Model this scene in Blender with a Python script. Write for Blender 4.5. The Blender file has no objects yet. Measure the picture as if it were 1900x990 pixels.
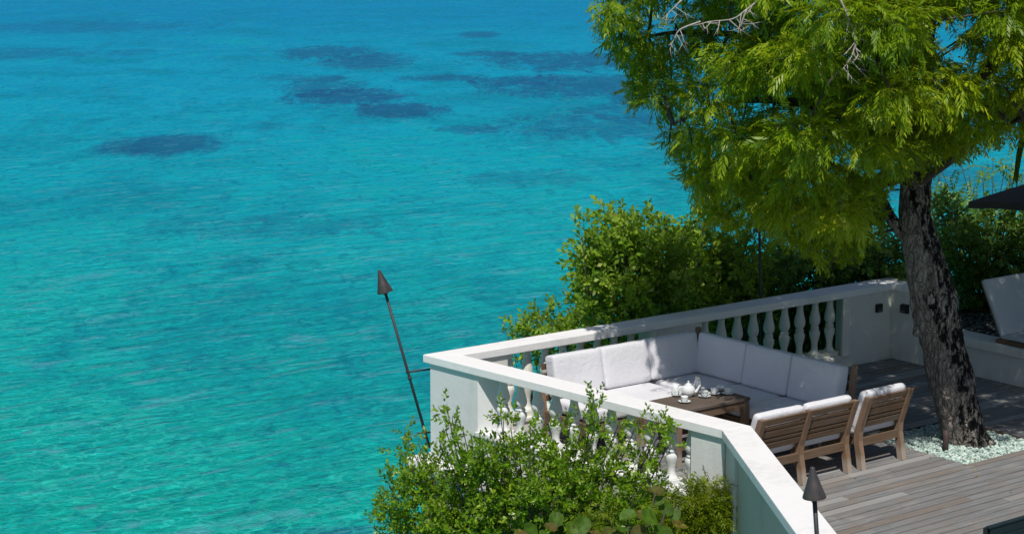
import bpy, bmesh, math, random
import numpy as np
from mathutils import Vector, Matrix, noise

random.seed(7)
rng = np.random.default_rng(7)
scene = bpy.context.scene
col = scene.collection

# ------------------------------------------------------------------ camera
CAM = Vector((-14.3057, -15.1299, 5.4642))
YAW, PITCH, ROLL = 0.6078, 0.1243, -0.0056
FPX, CX, CY = 3338.5, 800.4, 317.8
fw = Vector((math.sin(YAW), math.cos(YAW), 0)); rt = Vector((math.cos(YAW), -math.sin(YAW), 0)); up = Vector((0, 0, 1))
F = fw * math.cos(PITCH) - up * math.sin(PITCH)
U = up * math.cos(PITCH) + fw * math.sin(PITCH)
R2 = rt * math.cos(ROLL) + U * math.sin(ROLL)
U2 = -rt * math.sin(ROLL) + U * math.cos(ROLL)
cd = bpy.data.cameras.new("camera"); cam = bpy.data.objects.new("camera", cd); col.objects.link(cam)
M3 = Matrix((R2, U2, -F)).transposed()
cam.matrix_world = Matrix.Translation(CAM) @ M3.to_4x4()
cd.sensor_width = 36; cd.lens = FPX / 1900 * 36
cd.shift_x = (950 - CX) / 1900; cd.shift_y = (CY - 495) / 1900
cd.clip_start = .5; cd.clip_end = 20000
scene.camera = cam

def at(u, v, depth):
    """world point `depth` metres in front of the camera, on the sight line of a photo pixel"""
    d = F + R2 * ((u - CX) / FPX) - U2 * ((v - CY) / FPX)
    k = depth / d.dot(fw)
    return CAM + d * k

# ------------------------------------------------------------------ light
EL = math.radians(58); AZ = math.atan2(-.62, -.78)
sund = Vector((math.sin(AZ) * math.cos(EL), math.cos(AZ) * math.cos(EL), math.sin(EL)))
w = bpy.data.worlds.new("World"); scene.world = w; w.use_nodes = True
nt = w.node_tree
sky = nt.nodes.new('ShaderNodeTexSky'); sky.sky_type = 'NISHITA'; sky.sun_disc = False
sky.sun_elevation = EL; sky.sun_rotation = AZ % (2 * math.pi); sky.altitude = 10; sky.dust_density = .6
bg = nt.nodes['Background']; bg.inputs[1].default_value = .066
nt.links.new(sky.outputs[0], bg.inputs[0])
sl = bpy.data.lights.new("sun", 'SUN'); sl.energy = 4.4; sl.angle = math.radians(.5); sl.color = (1, .95, .88)
so = bpy.data.objects.new("sun", sl); col.objects.link(so)
so.rotation_euler = sund.to_track_quat('Z', 'Y').to_euler(); so.location = (0, 0, 30)
scene.view_settings.view_transform = 'Standard'; scene.view_settings.look = 'None'
scene.view_settings.exposure = -.12; scene.view_settings.gamma = 1
scene.cycles.max_bounces = 8; scene.cycles.transparent_max_bounces = 8

# ------------------------------------------------------------------ node helpers
class NB:
    def __init__(s, name, disp=False):
        s.m = bpy.data.materials.new(name); s.m.use_nodes = True
        s.t = s.m.node_tree; s.b = s.t.nodes['Principled BSDF']; s.out = s.t.nodes['Material Output']
    def n(s, typ, ins=None, **kw):
        nd = s.t.nodes.new(typ)
        for k, v in kw.items(): setattr(nd, k, v)
        for k, v in (ins or {}).items(): s.set(nd.inputs[k], v)
        return nd
    def set(s, sock, v):
        if isinstance(v, bpy.types.NodeSocket): s.t.links.new(v, sock)
        elif isinstance(v, bpy.types.Node): s.t.links.new(v.outputs[0], sock)
        else: sock.default_value = v
    def P(s, k, v): s.set(s.b.inputs[k], v)
    def coord(s, kind='Object', scale=(1, 1, 1), rotz=0):
        if kind == 'World': src = s.n('ShaderNodeNewGeometry').outputs['Position']
        else: src = s.n('ShaderNodeTexCoord').outputs[kind]
        return s.n('ShaderNodeMapping', {0: src, 'Scale': scale, 'Rotation': (0, 0, rotz)}).outputs[0]
    def noise(s, vec, scale=5, detail=4, rough=.55, dist=0):
        return s.n('ShaderNodeTexNoise', {'Vector': vec, 'Scale': scale, 'Detail': detail, 'Roughness': rough, 'Distortion': dist}).outputs[0]
    def ramp(s, fac, stops, interp='LINEAR'):
        r = s.n('ShaderNodeValToRGB', {0: fac}); cr = r.color_ramp; cr.interpolation = interp
        while len(cr.elements) < len(stops): cr.elements.new(.5)
        for e, (p, c) in zip(cr.elements, stops):
            e.position = p; e.color = c if len(c) == 4 else (*c, 1)
        return r.outputs[0]
    def mix(s, fac, a, b, mode='MIX'):
        m = s.n('ShaderNodeMix', data_type='RGBA', blend_type=mode)
        s.set(m.inputs[0], fac)
        for i, v in ((6, a), (7, b)):
            s.set(m.inputs[i], (*v, 1) if isinstance(v, tuple) and len(v) == 3 else v)
        return m.outputs[2]
    def math(s, op, a, b=0.0, clamp=False):
        m = s.n('ShaderNodeMath', operation=op, use_clamp=clamp); s.set(m.inputs[0], a); s.set(m.inputs[1], b); return m.outputs[0]
    def bump(s, h, strength=.3, dist=.01, normal=None):
        b = s.n('ShaderNodeBump', {'Height': h, 'Strength': strength, 'Distance': dist})
        if normal is not None: s.set(b.inputs['Normal'], normal)
        return b.outputs[0]
    def mapr(s, v, a, b, c=0., d=1.):
        return s.n('ShaderNodeMapRange', {0: v, 1: a, 2: b, 3: c, 4: d}).outputs[0]

def mat_plaster(name, base=(.74, .75, .75), streak=.25):
    k = NB(name); c = k.coord('World')
    n1 = k.noise(c, 1.3, 5, .6); n2 = k.noise(c, 9, 5, .65)
    cs = k.coord('World', (7, 7, .7)); n3 = k.noise(cs, 1.6, 4, .6)
    dirt = k.ramp(k.math('MULTIPLY', n3, k.mapr(n1, .35, .7)), [(.28, (0, 0, 0)), (.5, (1, 1, 1))])
    cc = k.mix(k.math('MULTIPLY', dirt, streak), base, (.42, .42, .38))
    cc = k.mix(k.mapr(n2, .35, .75, 0, .22), cc, (base[0] * .82, base[1] * .84, base[2] * .83))
    sp = k.noise(c, 60, 2, .5)
    cc = k.mix(k.mapr(sp, .68, .74, 0, .35), cc, (.4, .38, .34))
    k.P('Base Color', cc); k.P('Roughness', .75)
    g = k.noise(c, 120, 3, .6); g2 = k.noise(c, 14, 4, .6)
    k.P('Normal', k.bump(k.math('ADD', g, k.math('MULTIPLY', g2, 1.0)), .35, .010))
    return k.m

def mat_wood(name, c1, c2, c3, axis='x', kind='Object', bleach=0.0):
    k = NB(name)
    sc = {'x': (1.2, 22, 22), 'y': (22, 1.2, 22), 'z': (22, 22, 1.2)}[axis]
    off = k.n('ShaderNodeObjectInfo').outputs['Random']
    base = k.coord(kind)
    v = k.n('ShaderNodeVectorMath', {0: base}, operation='ADD')
    cmb = k.n('ShaderNodeCombineXYZ', {0: k.math('MULTIPLY', off, 37.0), 1: k.math('MULTIPLY', off, 11.0), 2: off}).outputs[0]
    k.set(v.inputs[1], cmb)
    mp = k.n('ShaderNodeMapping', {0: v.outputs[0], 'Scale': sc}).outputs[0]
    g = k.noise(mp, 1.6, 6, .65, .4); big = k.noise(v.outputs[0], 2.2, 4, .6)
    cc = k.mix(k.mapr(g, .3, .7), c1, c2)
    cc = k.mix(k.mapr(big, .42, .72, 0, .8), cc, c3)
    cc = k.mix(k.mapr(off, 0, 1, 0, .6), cc, (c1[0] * .6, c1[1] * .6, c1[2] * .6))
    if name == 'weathered_deck':
        cc = k.mix(k.mapr(k.math('FRACT', k.math('MULTIPLY', off, 7.31)), .78, .9, 0, .55), cc, (.38, .38, .37))
        cc = k.mix(k.mapr(k.math('FRACT', k.math('MULTIPLY', off, 13.7)), .8, .9, 0, .5), cc, (.20, .15, .115))
        wear = k.noise(k.coord('World', (.7, 1.6, 1)), 1.4, 6, .7, .6); cc = k.mix(k.mapr(wear, .54, .68, 0, .4), cc, (.36, .36, .35))
    if bleach:
        z = k.n('ShaderNodeSeparateXYZ', {0: k.n('ShaderNodeTexCoord').outputs['Object']}).outputs[2]
        zz = k.math('ADD', z, k.math('MULTIPLY', k.math('SUBTRACT', g, .5), .14))
        cc = k.mix(k.mapr(zz, .17, .09, 0, .75), cc, (.40, .34, .28))
    k.P('Base Color', cc); k.P('Roughness', .8); k.P('Specular IOR Level', .25)
    k.P('Normal', k.bump(g, .5, .006))
    return k.m

def mat_fabric(name, base=(.70, .70, .74)):
    k = NB(name); c = k.coord('Object')
    r = k.n('ShaderNodeObjectInfo').outputs['Random']
    v = k.n('ShaderNodeVectorMath', operation='ADD'); k.set(v.inputs[0], c)
    k.set(v.inputs[1], k.n('ShaderNodeCombineXYZ', {0: k.math('MULTIPLY', r, 19.0), 1: k.math('MULTIPLY', r, 7.0), 2: 0.}).outputs[0])
    v = v.outputs[0]
    big = k.noise(v, 3, 4, .55)
    k.P('Base Color', k.mix(k.mapr(big, .35, .7, 0, .35), base, (base[0] * .9, base[1] * .88, base[2] * .86)))
    mp = k.n('ShaderNodeMapping', {0: v, 'Scale': (7, 7, 2.0), 'Rotation': (.3, .5, .4)}).outputs[0]
    wr = k.noise(mp, 1.7, 4, .55, 1.2); wr2 = k.noise(v, 11, 4, .6, .6)
    k.P('Roughness', .92); k.P('Specular IOR Level', .1); k.P('Sheen Weight', .15)
    fine = k.noise(v, 260, 2, .5)
    h = k.math('ADD', k.math('MULTIPLY', wr, 1.6), k.math('ADD', k.math('MULTIPLY', wr2, .5), k.math('MULTIPLY', fine, .06)))
    k.P('Normal', k.bump(h, .3, .02))
    return k.m

def mat_leaf(name, stops, trans=.45, rough=.42, tcol=None):
    k = NB(name)
    a = k.n('ShaderNodeAttribute', attribute_name='tone').outputs['Fac']
    cc = k.ramp(a, stops)
    if name in ('broad_leaf',):
        cc = k.mix(k.mapr(k.noise(k.coord('World'), 26, 5, .65), .45, .62, 0, .6), cc, (.05, .045, .012))
    k.P('Base Color', cc); k.P('Roughness', rough); k.P('Specular IOR Level', .35)
    tr = k.n('ShaderNodeBsdfTranslucent')
    k.set(tr.inputs[0], k.mix(.6, cc, tcol or (.20, .26, .01)))
    mx = k.n('ShaderNodeMixShader', {0: trans, 1: k.b.outputs[0], 2: tr.outputs[0]})
    k.t.links.new(mx.outputs[0], k.out.inputs[0])
    return k.m

def mat_simple(name, c, rough=.6, metal=0, bump=0, sc=20, var=.3, c2=None, spec=.5):
    k = NB(name); v = k.coord('Object'); n = k.noise(v, sc, 5, .6)
    k.P('Base Color', k.mix(k.mapr(n, .35, .7, 0, var), c, c2 or tuple(x * .5 for x in c)))
    k.P('Roughness', rough); k.P('Metallic', metal); k.P('Specular IOR Level', spec)
    if bump: k.P('Normal', k.bump(n, bump, .01))
    return k.m

M = {}
M['plaster'] = mat_plaster('painted_plaster')
M['cap'] = mat_plaster('painted_coping', (.86, .85, .85), .22)
M['inner_plaster'] = mat_plaster('aged_inner_plaster', (.74, .74, .68), .4)
M['deck'] = mat_wood('weathered_deck', (.29, .295, .295), (.11, .115, .125), (.24, .20, .17), 'x', 'World')
M['table_x'] = mat_wood('table_across', (.17, .13, .10), (.07, .055, .045), (.15, .13, .12), 'x')
M['teak_x'] = mat_wood('teak_across', (.215, .135, .082), (.085, .055, .036), (.18, .145, .115), 'x')
M['teak_y'] = mat_wood('teak_along', (.215, .135, .082), (.085, .055, .036), (.18, .145, .115), 'y')
M['teak_z'] = mat_wood('teak_upright', (.33, .21, .13), (.14, .09, .06), (.26, .20, .16), 'z', bleach=1)
M['fabric'] = mat_fabric('cushion_fabric')
M['iron'] = mat_simple('dark_iron', (.035, .042, .05), .55, .3, .3, 30, .5, (.07, .06, .055))
M['cone'] = mat_simple('torch_copper', (.05, .058, .072), .45, .35, .4, 11, .9, (.13, .085, .07))
M['china'] = mat_simple('white_china', (.78, .80, .80), .15, 0, 0, 5, .05)
M['black'] = mat_simple('black_fitting', (.012, .012, .014), .5, 0, .1)
M['dark_soil'] = mat_simple('dark_underlay', (.02, .018, .016), .9, 0, .4, 12)
M['awning'] = mat_simple('dark_canvas', (.06, .05, .045), .85, 0, .3, 6, .4)
M['teal'] = mat_simple('dark_teal_paint', (.012, .028, .034), .5, 0, .1, 7, .4)
M['daybed'] = mat_simple('daybed_fabric', (.50, .53, .56), .9, 0, .08, 60, .2)
k = NB('bark'); c = k.coord('World', (9, 9, 2.4))
n1 = k.noise(c, 1.5, 7, .72, .8); n2 = k.noise(k.coord('World', (1, 1, .4)), 3.2, 5, .65); n3 = k.noise(k.coord('World', (1, 1, .5)), 16, 5, .7, .4)
vo = k.n('ShaderNodeTexVoronoi', {'Vector': k.n('ShaderNodeVectorMath', {0: k.coord('World', (1, 1, .45)), 1: k.n('ShaderNodeVectorMath', {0: k.n('ShaderNodeTexNoise', {'Vector': k.coord('World'), 'Scale': 9.0, 'Detail': 3.0}).outputs[1], 1: (.09, .09, .09)}, operation='MULTIPLY').outputs[0]}, operation='ADD').outputs[0], 'Scale': 17.0}, feature='DISTANCE_TO_EDGE').outputs[0]
cc = k.ramp(n1, [(.3, (.12, .105, .095)), (.5, (.30, .26, .235)), (.72, (.56, .51, .47))])
cc = k.mix(k.mapr(vo, .06, .0, 0, .75), cc, (.03, .026, .024))
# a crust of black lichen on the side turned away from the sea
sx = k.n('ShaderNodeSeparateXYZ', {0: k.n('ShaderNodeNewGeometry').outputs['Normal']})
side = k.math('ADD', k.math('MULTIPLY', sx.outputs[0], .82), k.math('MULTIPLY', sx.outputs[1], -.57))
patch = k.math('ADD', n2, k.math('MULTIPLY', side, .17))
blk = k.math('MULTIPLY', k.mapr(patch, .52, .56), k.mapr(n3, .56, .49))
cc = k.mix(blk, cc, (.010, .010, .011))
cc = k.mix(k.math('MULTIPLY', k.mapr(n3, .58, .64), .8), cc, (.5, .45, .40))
k.P('Base Color', cc); k.P('Roughness', .9); k.P('Specular IOR Level', .15)
k.P('Normal', k.bump(k.math('ADD', k.math('MULTIPLY', k.mapr(vo, 0, .25), .8), k.math('ADD', n1, n3)), 1, .045)); M['bark'] = k.m
M['twig'] = mat_simple('grey_dead_twig', (.42, .38, .36), .85, 0, .3, 20, .5, (.22, .19, .17))
M['branch'] = mat_simple('branch_bark', (.075, .06, .05), .9, 0, .6, 14, .6, (.03, .026, .024))
k = NB('pebble'); a = k.n('ShaderNodeAttribute', attribute_name='tone').outputs['Fac']
k.P('Base Color', k.ramp(a, [(0, (.16, .23, .21)), (.35, (.38, .50, .45)), (1, (.66, .78, .71))])); k.P('Roughness', .7); M['pebble'] = k.m
M['leaf_tree'] = mat_leaf('tree_leaf', [(0, (.06, .16, .005)), (.45, (.21, .34, .008)), (.85, (.38, .47, .012)), (1, (.56, .52, .06))], .42, tcol=(.46, .52, .01))
M['leaf_bush'] = mat_leaf('bush_leaf', [(0, (.06, .16, .010)), (.5, (.18, .34, .015)), (.85, (.32, .48, .03)), (1, (.55, .60, .18))], .45, .33, (.25, .36, .01))
M['leaf_hedge'] = mat_leaf('hedge_leaf', [(0, (.08, .17, .016)), (.5, (.22, .37, .03)), (.85, (.34, .48, .04)), (1, (.55, .58, .18))], .45, .35, (.30, .40, .02))
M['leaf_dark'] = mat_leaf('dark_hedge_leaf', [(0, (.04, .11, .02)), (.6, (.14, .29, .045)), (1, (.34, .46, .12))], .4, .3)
M['leaf_feather'] = mat_leaf('feathery_leaf', [(0, (.09, .16, .008)), (.5, (.18, .27, .008)), (1, (.34, .38, .03))], .45)
M['leaf_palm'] = mat_leaf('palm_leaf', [(0, (.06, .10, .015)), (.5, (.16, .18, .03)), (1, (.38, .33, .10))], .3)
M['leaf_grape'] = mat_leaf('broad_leaf', [(0, (.06, .14, .010)), (.4, (.10, .22, .012)), (.6, (.10, .12, .02)), (.8, (.16, .09, .025)), (1, (.30, .36, .04))], .4, .6)

# ------------------------------------------------------------------ object helpers
def tag(o, label=None, cat=None, group=None, kind=None):
    if label: o['label'] = label
    if cat: o['category'] = cat
    if group: o['group'] = group
    if kind: o['kind'] = kind
    return o
def empty(name, loc=(0, 0, 0), rz=0):
    o = bpy.data.objects.new(name, None); col.objects.link(o); o.location = loc; o.rotation_euler.z = rz
    o.empty_display_size = .1
    return o
def link(name, me, mat=None, parent=None, smooth=False, kind=None):
    o = bpy.data.objects.new(name, me); col.objects.link(o)
    if mat is not None and not me.materials: me.materials.append(mat)
    if parent: o.parent = parent
    if smooth: me.polygons.foreach_set('use_smooth', [True] * len(me.polygons))
    if kind: o['kind'] = kind
    return o
def copy_tree(o, parent=None):
    c = o.copy(); col.objects.link(c); c.parent = parent
    for ch in list(o.children): copy_tree(ch, c)
    return c
def from_bm(name, bm, mat=None, parent=None, smooth=False, kind=None):
    me = bpy.data.meshes.new(name); bm.normal_update(); bm.to_mesh(me); bm.free()
    return link(name, me, mat, parent, smooth, kind)
def bm_box(bm, p0, p1, rot=None, bevel=0):
    x0, y0, z0 = p0; x1, y1, z1 = p1
    vs = [bm.verts.new((x, y, z)) for z in (z0, z1) for x, y in ((x0, y0), (x1, y0), (x1, y1), (x0, y1))]
    if rot is not None:
        for v in vs: v.co = rot @ v.co
    fs = [bm.faces.new([vs[i] for i in f]) for f in ((0, 3, 2, 1), (4, 5, 6, 7), (0, 1, 5, 4), (1, 2, 6, 5), (2, 3, 7, 6), (3, 0, 4, 7))]
    if bevel:
        es = {e for f in fs for e in f.edges}
        bmesh.ops.bevel(bm, geom=list(es), offset=bevel, segments=2, affect='EDGES', profile=.6)
def box(name, p0, p1, mat, parent=None, bevel=.006, rot=None, kind=None):
    bm = bmesh.new(); bm_box(bm, p0, p1, rot, bevel); return from_bm(name, bm, mat, parent, kind=kind)
def prism(name, pts, z0, z1, mat, parent=None, bevel=0, kind=None):
    bm = bmesh.new()
    a = [bm.verts.new((x, y, z0)) for x, y in pts]; b = [bm.verts.new((x, y, z1)) for x, y in pts]
    n = len(pts)
    bm.faces.new(b); bm.faces.new(a[::-1])
    for i in range(n): bm.faces.new((a[i], a[(i + 1) % n], b[(i + 1) % n], b[i]))
    bmesh.ops.recalc_face_normals(bm, faces=bm.faces[:])
    if bevel: bmesh.ops.bevel(bm, geom=bm.edges[:], offset=bevel, segments=3, affect='EDGES', profile=.6)
    return from_bm(name, bm, mat, parent, kind=kind)
def tube_data(pts, rads, seg=8, jit=0, sc=3.0):
    V = []; Fc = []
    pts = [Vector(p) for p in pts]; n = len(pts)
    ref = Vector((.3, .9, .1)).normalized()
    for i, p in enumerate(pts):
        d = (pts[min(i + 1, n - 1)] - pts[max(i - 1, 0)]).normalized()
        a = d.cross(ref); a = a.normalized() if a.length > .01 else d.orthogonal().normalized()
        b = d.cross(a)
        for j in range(seg):
            t = 2 * math.pi * j / seg; q = a * math.cos(t) + b * math.sin(t)
            r = rads[i]
            if jit: r *= 1 + jit * (noise.noise((p + q * .4) * sc) + .5 * noise.noise((p + q * .4) * sc * 3.1))
            V.append(p + q * r)
    for i in range(n - 1):
        for j in range(seg):
            Fc.append((i * seg + j, i * seg + (j + 1) % seg, (i + 1) * seg + (j + 1) % seg, (i + 1) * seg + j))
    Fc.append(tuple(range(seg))[::-1]); Fc.append(tuple(range((n - 1) * seg, n * seg)))
    return V, Fc
def tubes(name, lst, mat, parent=None, seg=8, jit=0, kind=None, sc=3.0):
    V = []; Fc = []
    for pts, rads in lst:
        v, f = tube_data(pts, rads, seg, jit, sc); o = len(V); V += v; Fc += [tuple(i + o for i in q) for q in f]
    me = bpy.data.meshes.new(name); me.from_pydata([tuple(v) for v in V], [], Fc); me.update()
    bm = bmesh.new(); bm.from_mesh(me); bmesh.ops.recalc_face_normals(bm, faces=bm.faces[:]); bm.to_mesh(me); bm.free()
    return link(name, me, mat, parent, True, kind)
def lathe_mesh(name, prof, seg=16, sx=1.0, square=None):
    bm = bmesh.new(); rings = []
    for r, z in prof:
        rings.append([bm.verts.new((r * math.cos(2 * math.pi * j / seg), r * math.sin(2 * math.pi * j / seg), z)) for j in range(seg)])
    for a, b in zip(rings, rings[1:]):
        for j in range(seg): bm.faces.new((a[j], a[(j + 1) % seg], b[(j + 1) % seg], b[j]))
    if prof[0][0] > 1e-4: bm.faces.new(rings[0][::-1])
    if prof[-1][0] > 1e-4: bm.faces.new(rings[-1])
    for f in bm.faces: f.smooth = True
    if square:
        for p0, p1 in square: bm_box(bm, p0, p1, None, .006)
    bmesh.ops.remove_doubles(bm, verts=bm.verts[:], dist=1e-5)
    bmesh.ops.recalc_face_normals(bm, faces=bm.faces[:])
    me = bpy.data.meshes.new(name); bm.to_mesh(me); bm.free(); return me
def smoothed(pts, n):
    """Catmull-Rom through points (any dimension)"""
    P = [np.array(p, float) for p in pts]; P = [2 * P[0] - P[1]] + P + [2 * P[-1] - P[-2]]; out = []
    m = len(P) - 3
    for i in range(m):
        for s in range(n):
            t = s / n; a, b, c_, d = P[i:i + 4]
            out.append(.5 * ((2 * b) + (-a + c_) * t + (2 * a - 5 * b + 4 * c_ - d) * t * t + (-a + 3 * b - 3 * c_ + d) * t ** 3))
    out.append(P[-2]); return out

# ------------------------------------------------------------------ foliage
def leafmesh(name, pos, dirn, tmpl, scale, roll_=None, tone=None, mat=None, parent=None, kind=None, tone_jit=.18):
    """tmpl: (L,4,3) leaf quads of one spray, x=along stem, y=side, z=up. Writes one mesh of real leaf faces."""
    N = len(pos); L = len(tmpl)
    d = dirn / np.linalg.norm(dirn, axis=1, keepdims=True)
    upv = np.tile([0, 0, 1.], (N, 1)) + rng.normal(0, .35, (N, 3))
    s = np.cross(upv, d); s /= np.linalg.norm(s, axis=1, keepdims=True) + 1e-9
    u = np.cross(d, s)
    T = tmpl.reshape(-1, 3)
    Vv = pos[:, None, :] + scale[:, None, None] * (T[None, :, 0:1] * d[:, None, :] + T[None, :, 1:2] * s[:, None, :] + T[None, :, 2:3] * u[:, None, :])
    Vv = Vv.reshape(N, L, 4, 3)
    # jitter each leaf a little as a whole
    Vv = Vv + rng.normal(0, .006, (N, L, 1, 3))
    Vv = Vv.reshape(-1, 3)
    nq = N * L
    me = bpy.data.meshes.new(name)
    me.vertices.add(nq * 4); me.vertices.foreach_set('co', Vv.astype(np.float32).ravel())
    me.loops.add(nq * 4); me.loops.foreach_set('vertex_index', np.arange(nq * 4, dtype=np.int32))
    me.polygons.add(nq); me.polygons.foreach_set('loop_start', np.arange(0, nq * 4, 4, dtype=np.int32))
    me.polygons.foreach_set('loop_total', np.full(nq, 4, dtype=np.int32))
    if tone is None: tone = rng.random(N)
    tn = np.clip(np.repeat(tone, L) + rng.normal(0, tone_jit, nq), 0, 1)
    at_ = me.attributes.new('tone', 'FLOAT', 'FACE'); at_.data.foreach_set('value', tn.astype(np.float32))
    me.update(calc_edges=True)
    return link(name, me, mat, parent, kind=kind)
def T_pinnate(n=8, L=.26, ll=.062, lw=.016, droop=.5, ang=55, hang=.45):
    q = []
    for i in range(n):
        x = L * (i + 1) / n; zc = -droop * x * x / L
        for sgn in (-1, 1):
            a = math.radians(ang) * (1 - .35 * i / n); l = ll * (1 - .35 * abs(i / n - .4))
            dx, dy = math.cos(a) * l, math.sin(a) * l * sgn
            nx, ny = -math.sin(a) * sgn * lw / 2, math.cos(a) * lw / 2
            z2 = zc - l * hang
            q.append([(x, 0, zc), (x + dx * .5 + nx, dy * .5 + ny, (zc + z2) / 2 + .004), (x + dx, dy, z2), (x + dx * .5 - nx, dy * .5 - ny, (zc + z2) / 2 + .004)])
    q.append([(L, 0, -droop * L), (L + ll * .5, lw / 2, -droop * L - .01), (L + ll, 0, -droop * L - ll * .5), (L + ll * .5, -lw / 2, -droop * L - .01)])
    return np.array(q)
def T_sprig(n=11, L=.24, ll=.05, lw=.024, seed=1):
    r = random.Random(seed); q = []
    for i in range(n):
        x = L * (i + .6) / n; t = i * 2.4; a = math.radians(r.uniform(35, 65)); l = ll * r.uniform(.75, 1.15)
        side = np.array([0, math.cos(t), math.sin(t)]); dd = np.array([math.cos(a), 0, 0]) + side * math.sin(a)
        tv = np.cross(dd, [r.uniform(-.3, .3), -math.sin(t), math.cos(t)]); tv = tv / np.linalg.norm(tv)
        # leaf plane mostly facing along stem/up
        wv = np.array([0, -math.sin(t), math.cos(t)]) * .8 + tv * r.uniform(-.5, .5); wv /= np.linalg.norm(wv)
        b = np.array([x, 0, 0.]); q.append([b, b + dd * l * .55 + wv * lw / 2, b + dd * l, b + dd * l * .55 - wv * lw / 2])
    return np.array(q)
def in_clumps(centers, radii, per, out=.55, flat=.8):
    """positions and outward directions of sprays spread through clumps"""
    P = []; D = []; T = []
    for c_, r in zip(centers, radii):
        n = max(4, int(per * (r / .4) ** 2))
        v = rng.normal(0, 1, (n, 3)); v /= np.linalg.norm(v, axis=1, keepdims=True)
        rr = r * (out + (1 - out) * rng.random(n)) ** 1.0
        v2 = v * rr[:, None]; v2[:, 2] *= flat
        P.append(np.array(c_)[None] + v2); D.append(v); T.append(np.full(n, rng.random()))
    return np.vstack(P), np.vstack(D), np.concatenate(T)
def inpoly(x, y, poly):
    c = False; n = len(poly); j = n - 1
    for i in range(n):
        xi, yi = poly[i]; xj, yj = poly[j]
        if ((yi > y) != (yj > y)) and (x < (xj - xi) * (y - yi) / (yj - yi) + xi): c = not c
        j = i
    return c

# ================================================================== SEA
SEA_Z = -8.0
k = NB('sea_water'); c = k.coord('World', (1, 1, 1), 0)
# metres out from the terrace, along the view into the bay
out_ = k.n('ShaderNodeVectorMath', {0: k.n('ShaderNodeNewGeometry').outputs['Position'], 1: (fw.x, fw.y, 0)}, operation='DOT_PRODUCT').outputs['Value']
def aniso(ang, sx, sy):
    """texture space whose x axis runs along `ang` in the world, with its own frequency on each axis"""
    src = k.n('ShaderNodeNewGeometry').outputs['Position']
    return k.n('ShaderNodeMapping', {0: src, 'Rotation': (0, 0, ang), 'Scale': (1 / sx, 1 / sy, 1)}, vector_type='TEXTURE').outputs[0]
CR = -.02                                     # direction of the wave crests
warp = k.noise(c, .02, 4, .6)
d1 = k.math('ADD', out_, k.math('MULTIPLY', k.math('SUBTRACT', warp, .5), 60.0))
dep = k.ramp(k.mapr(d1, 8, 330), [(0, (.002, .46, .37)), (.10, (.002, .44, .46)), (.22, (.001, .42, .57)), (.42, (.001, .36, .60)), (1, (.001, .22, .50))])
mot = k.noise(aniso(math.pi / 2 - YAW, .45, .8), .10, 7, .68, .8)
dep = k.mix(k.mapr(mot, .47, .64, 0, .55), dep, (.0, .20, .33))
dep = k.mix(k.mapr(mot, .44, .30, 0, .45), dep, (.0, .44, .44))
mot2 = k.noise(aniso(math.pi / 2 - YAW, .5, 1), .9, 7, .72, 1.1)
dep = k.mix(k.mapr(mot2, .52, .66, 0, .45), dep, (.0, .43, .35))  # paler green blobs: caustic light mixed into the water colour
dep = k.mix(k.mapr(mot2, .48, .36, 0, .5), dep, (.0, .17, .26))
mot3 = k.noise(aniso(CR + .2, 1, 1.25), 2.4, 6, .76, .9)
dep = k.mix(k.mapr(mot3, .52, .68, 0, .6), dep, (.01, .52, .47))
dep = k.mix(k.mapr(mot3, .49, .36, 0, .48), dep, (.0, .18, .27))
FA = math.pi / 2 - YAW                        # spurs of reef and sand run out to sea
REEFN = k.math('SUBTRACT', k.math('ADD', k.math('MULTIPLY', k.noise(aniso(FA, .30, 1), .22, 8, .72, 1.0), .5), k.math('MULTIPLY', k.noise(aniso(FA, .22, 1), 1.3, 7, .78, .8), .5)), .5)
def reef(u, v, su, sv, strength, wob=.35, base=None):
    """a dark patch of reef on the sea bed, laid out in metres on the sea plane"""
    dd = F + R2 * ((u - CX) / FPX) - U2 * ((v - CY) / FPX); t = (SEA_Z - CAM.z) / dd.z; p = CAM + dd * t
    sep = k.n('ShaderNodeVectorMath', {0: k.n('ShaderNodeNewGeometry').outputs['Position'], 1: tuple(p)}, operation='SUBTRACT').outputs[0]
    a = k.n('ShaderNodeVectorMath', {0: sep, 1: tuple(rt)}, operation='DOT_PRODUCT').outputs['Value']
    b = k.n('ShaderNodeVectorMath', {0: sep, 1: tuple(fw)}, operation='DOT_PRODUCT').outputs['Value']
    e = k.math('ADD', k.math('POWER', k.math('ABSOLUTE', k.math('DIVIDE', a, su)), 2.0), k.math('POWER', k.math('ABSOLUTE', k.math('DIVIDE', b, sv)), 2.0))
    e = k.math('ADD', e, k.math('MULTIPLY', REEFN, wob * 34))
    return k.math('MULTIPLY', k.mapr(e, 1.3, .35), strength)
def seapt(u, v):
    dd = F + R2 * ((u - CX) / FPX) - U2 * ((v - CY) / FPX); return CAM + dd * ((SEA_Z - CAM.z) / dd.z)
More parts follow.
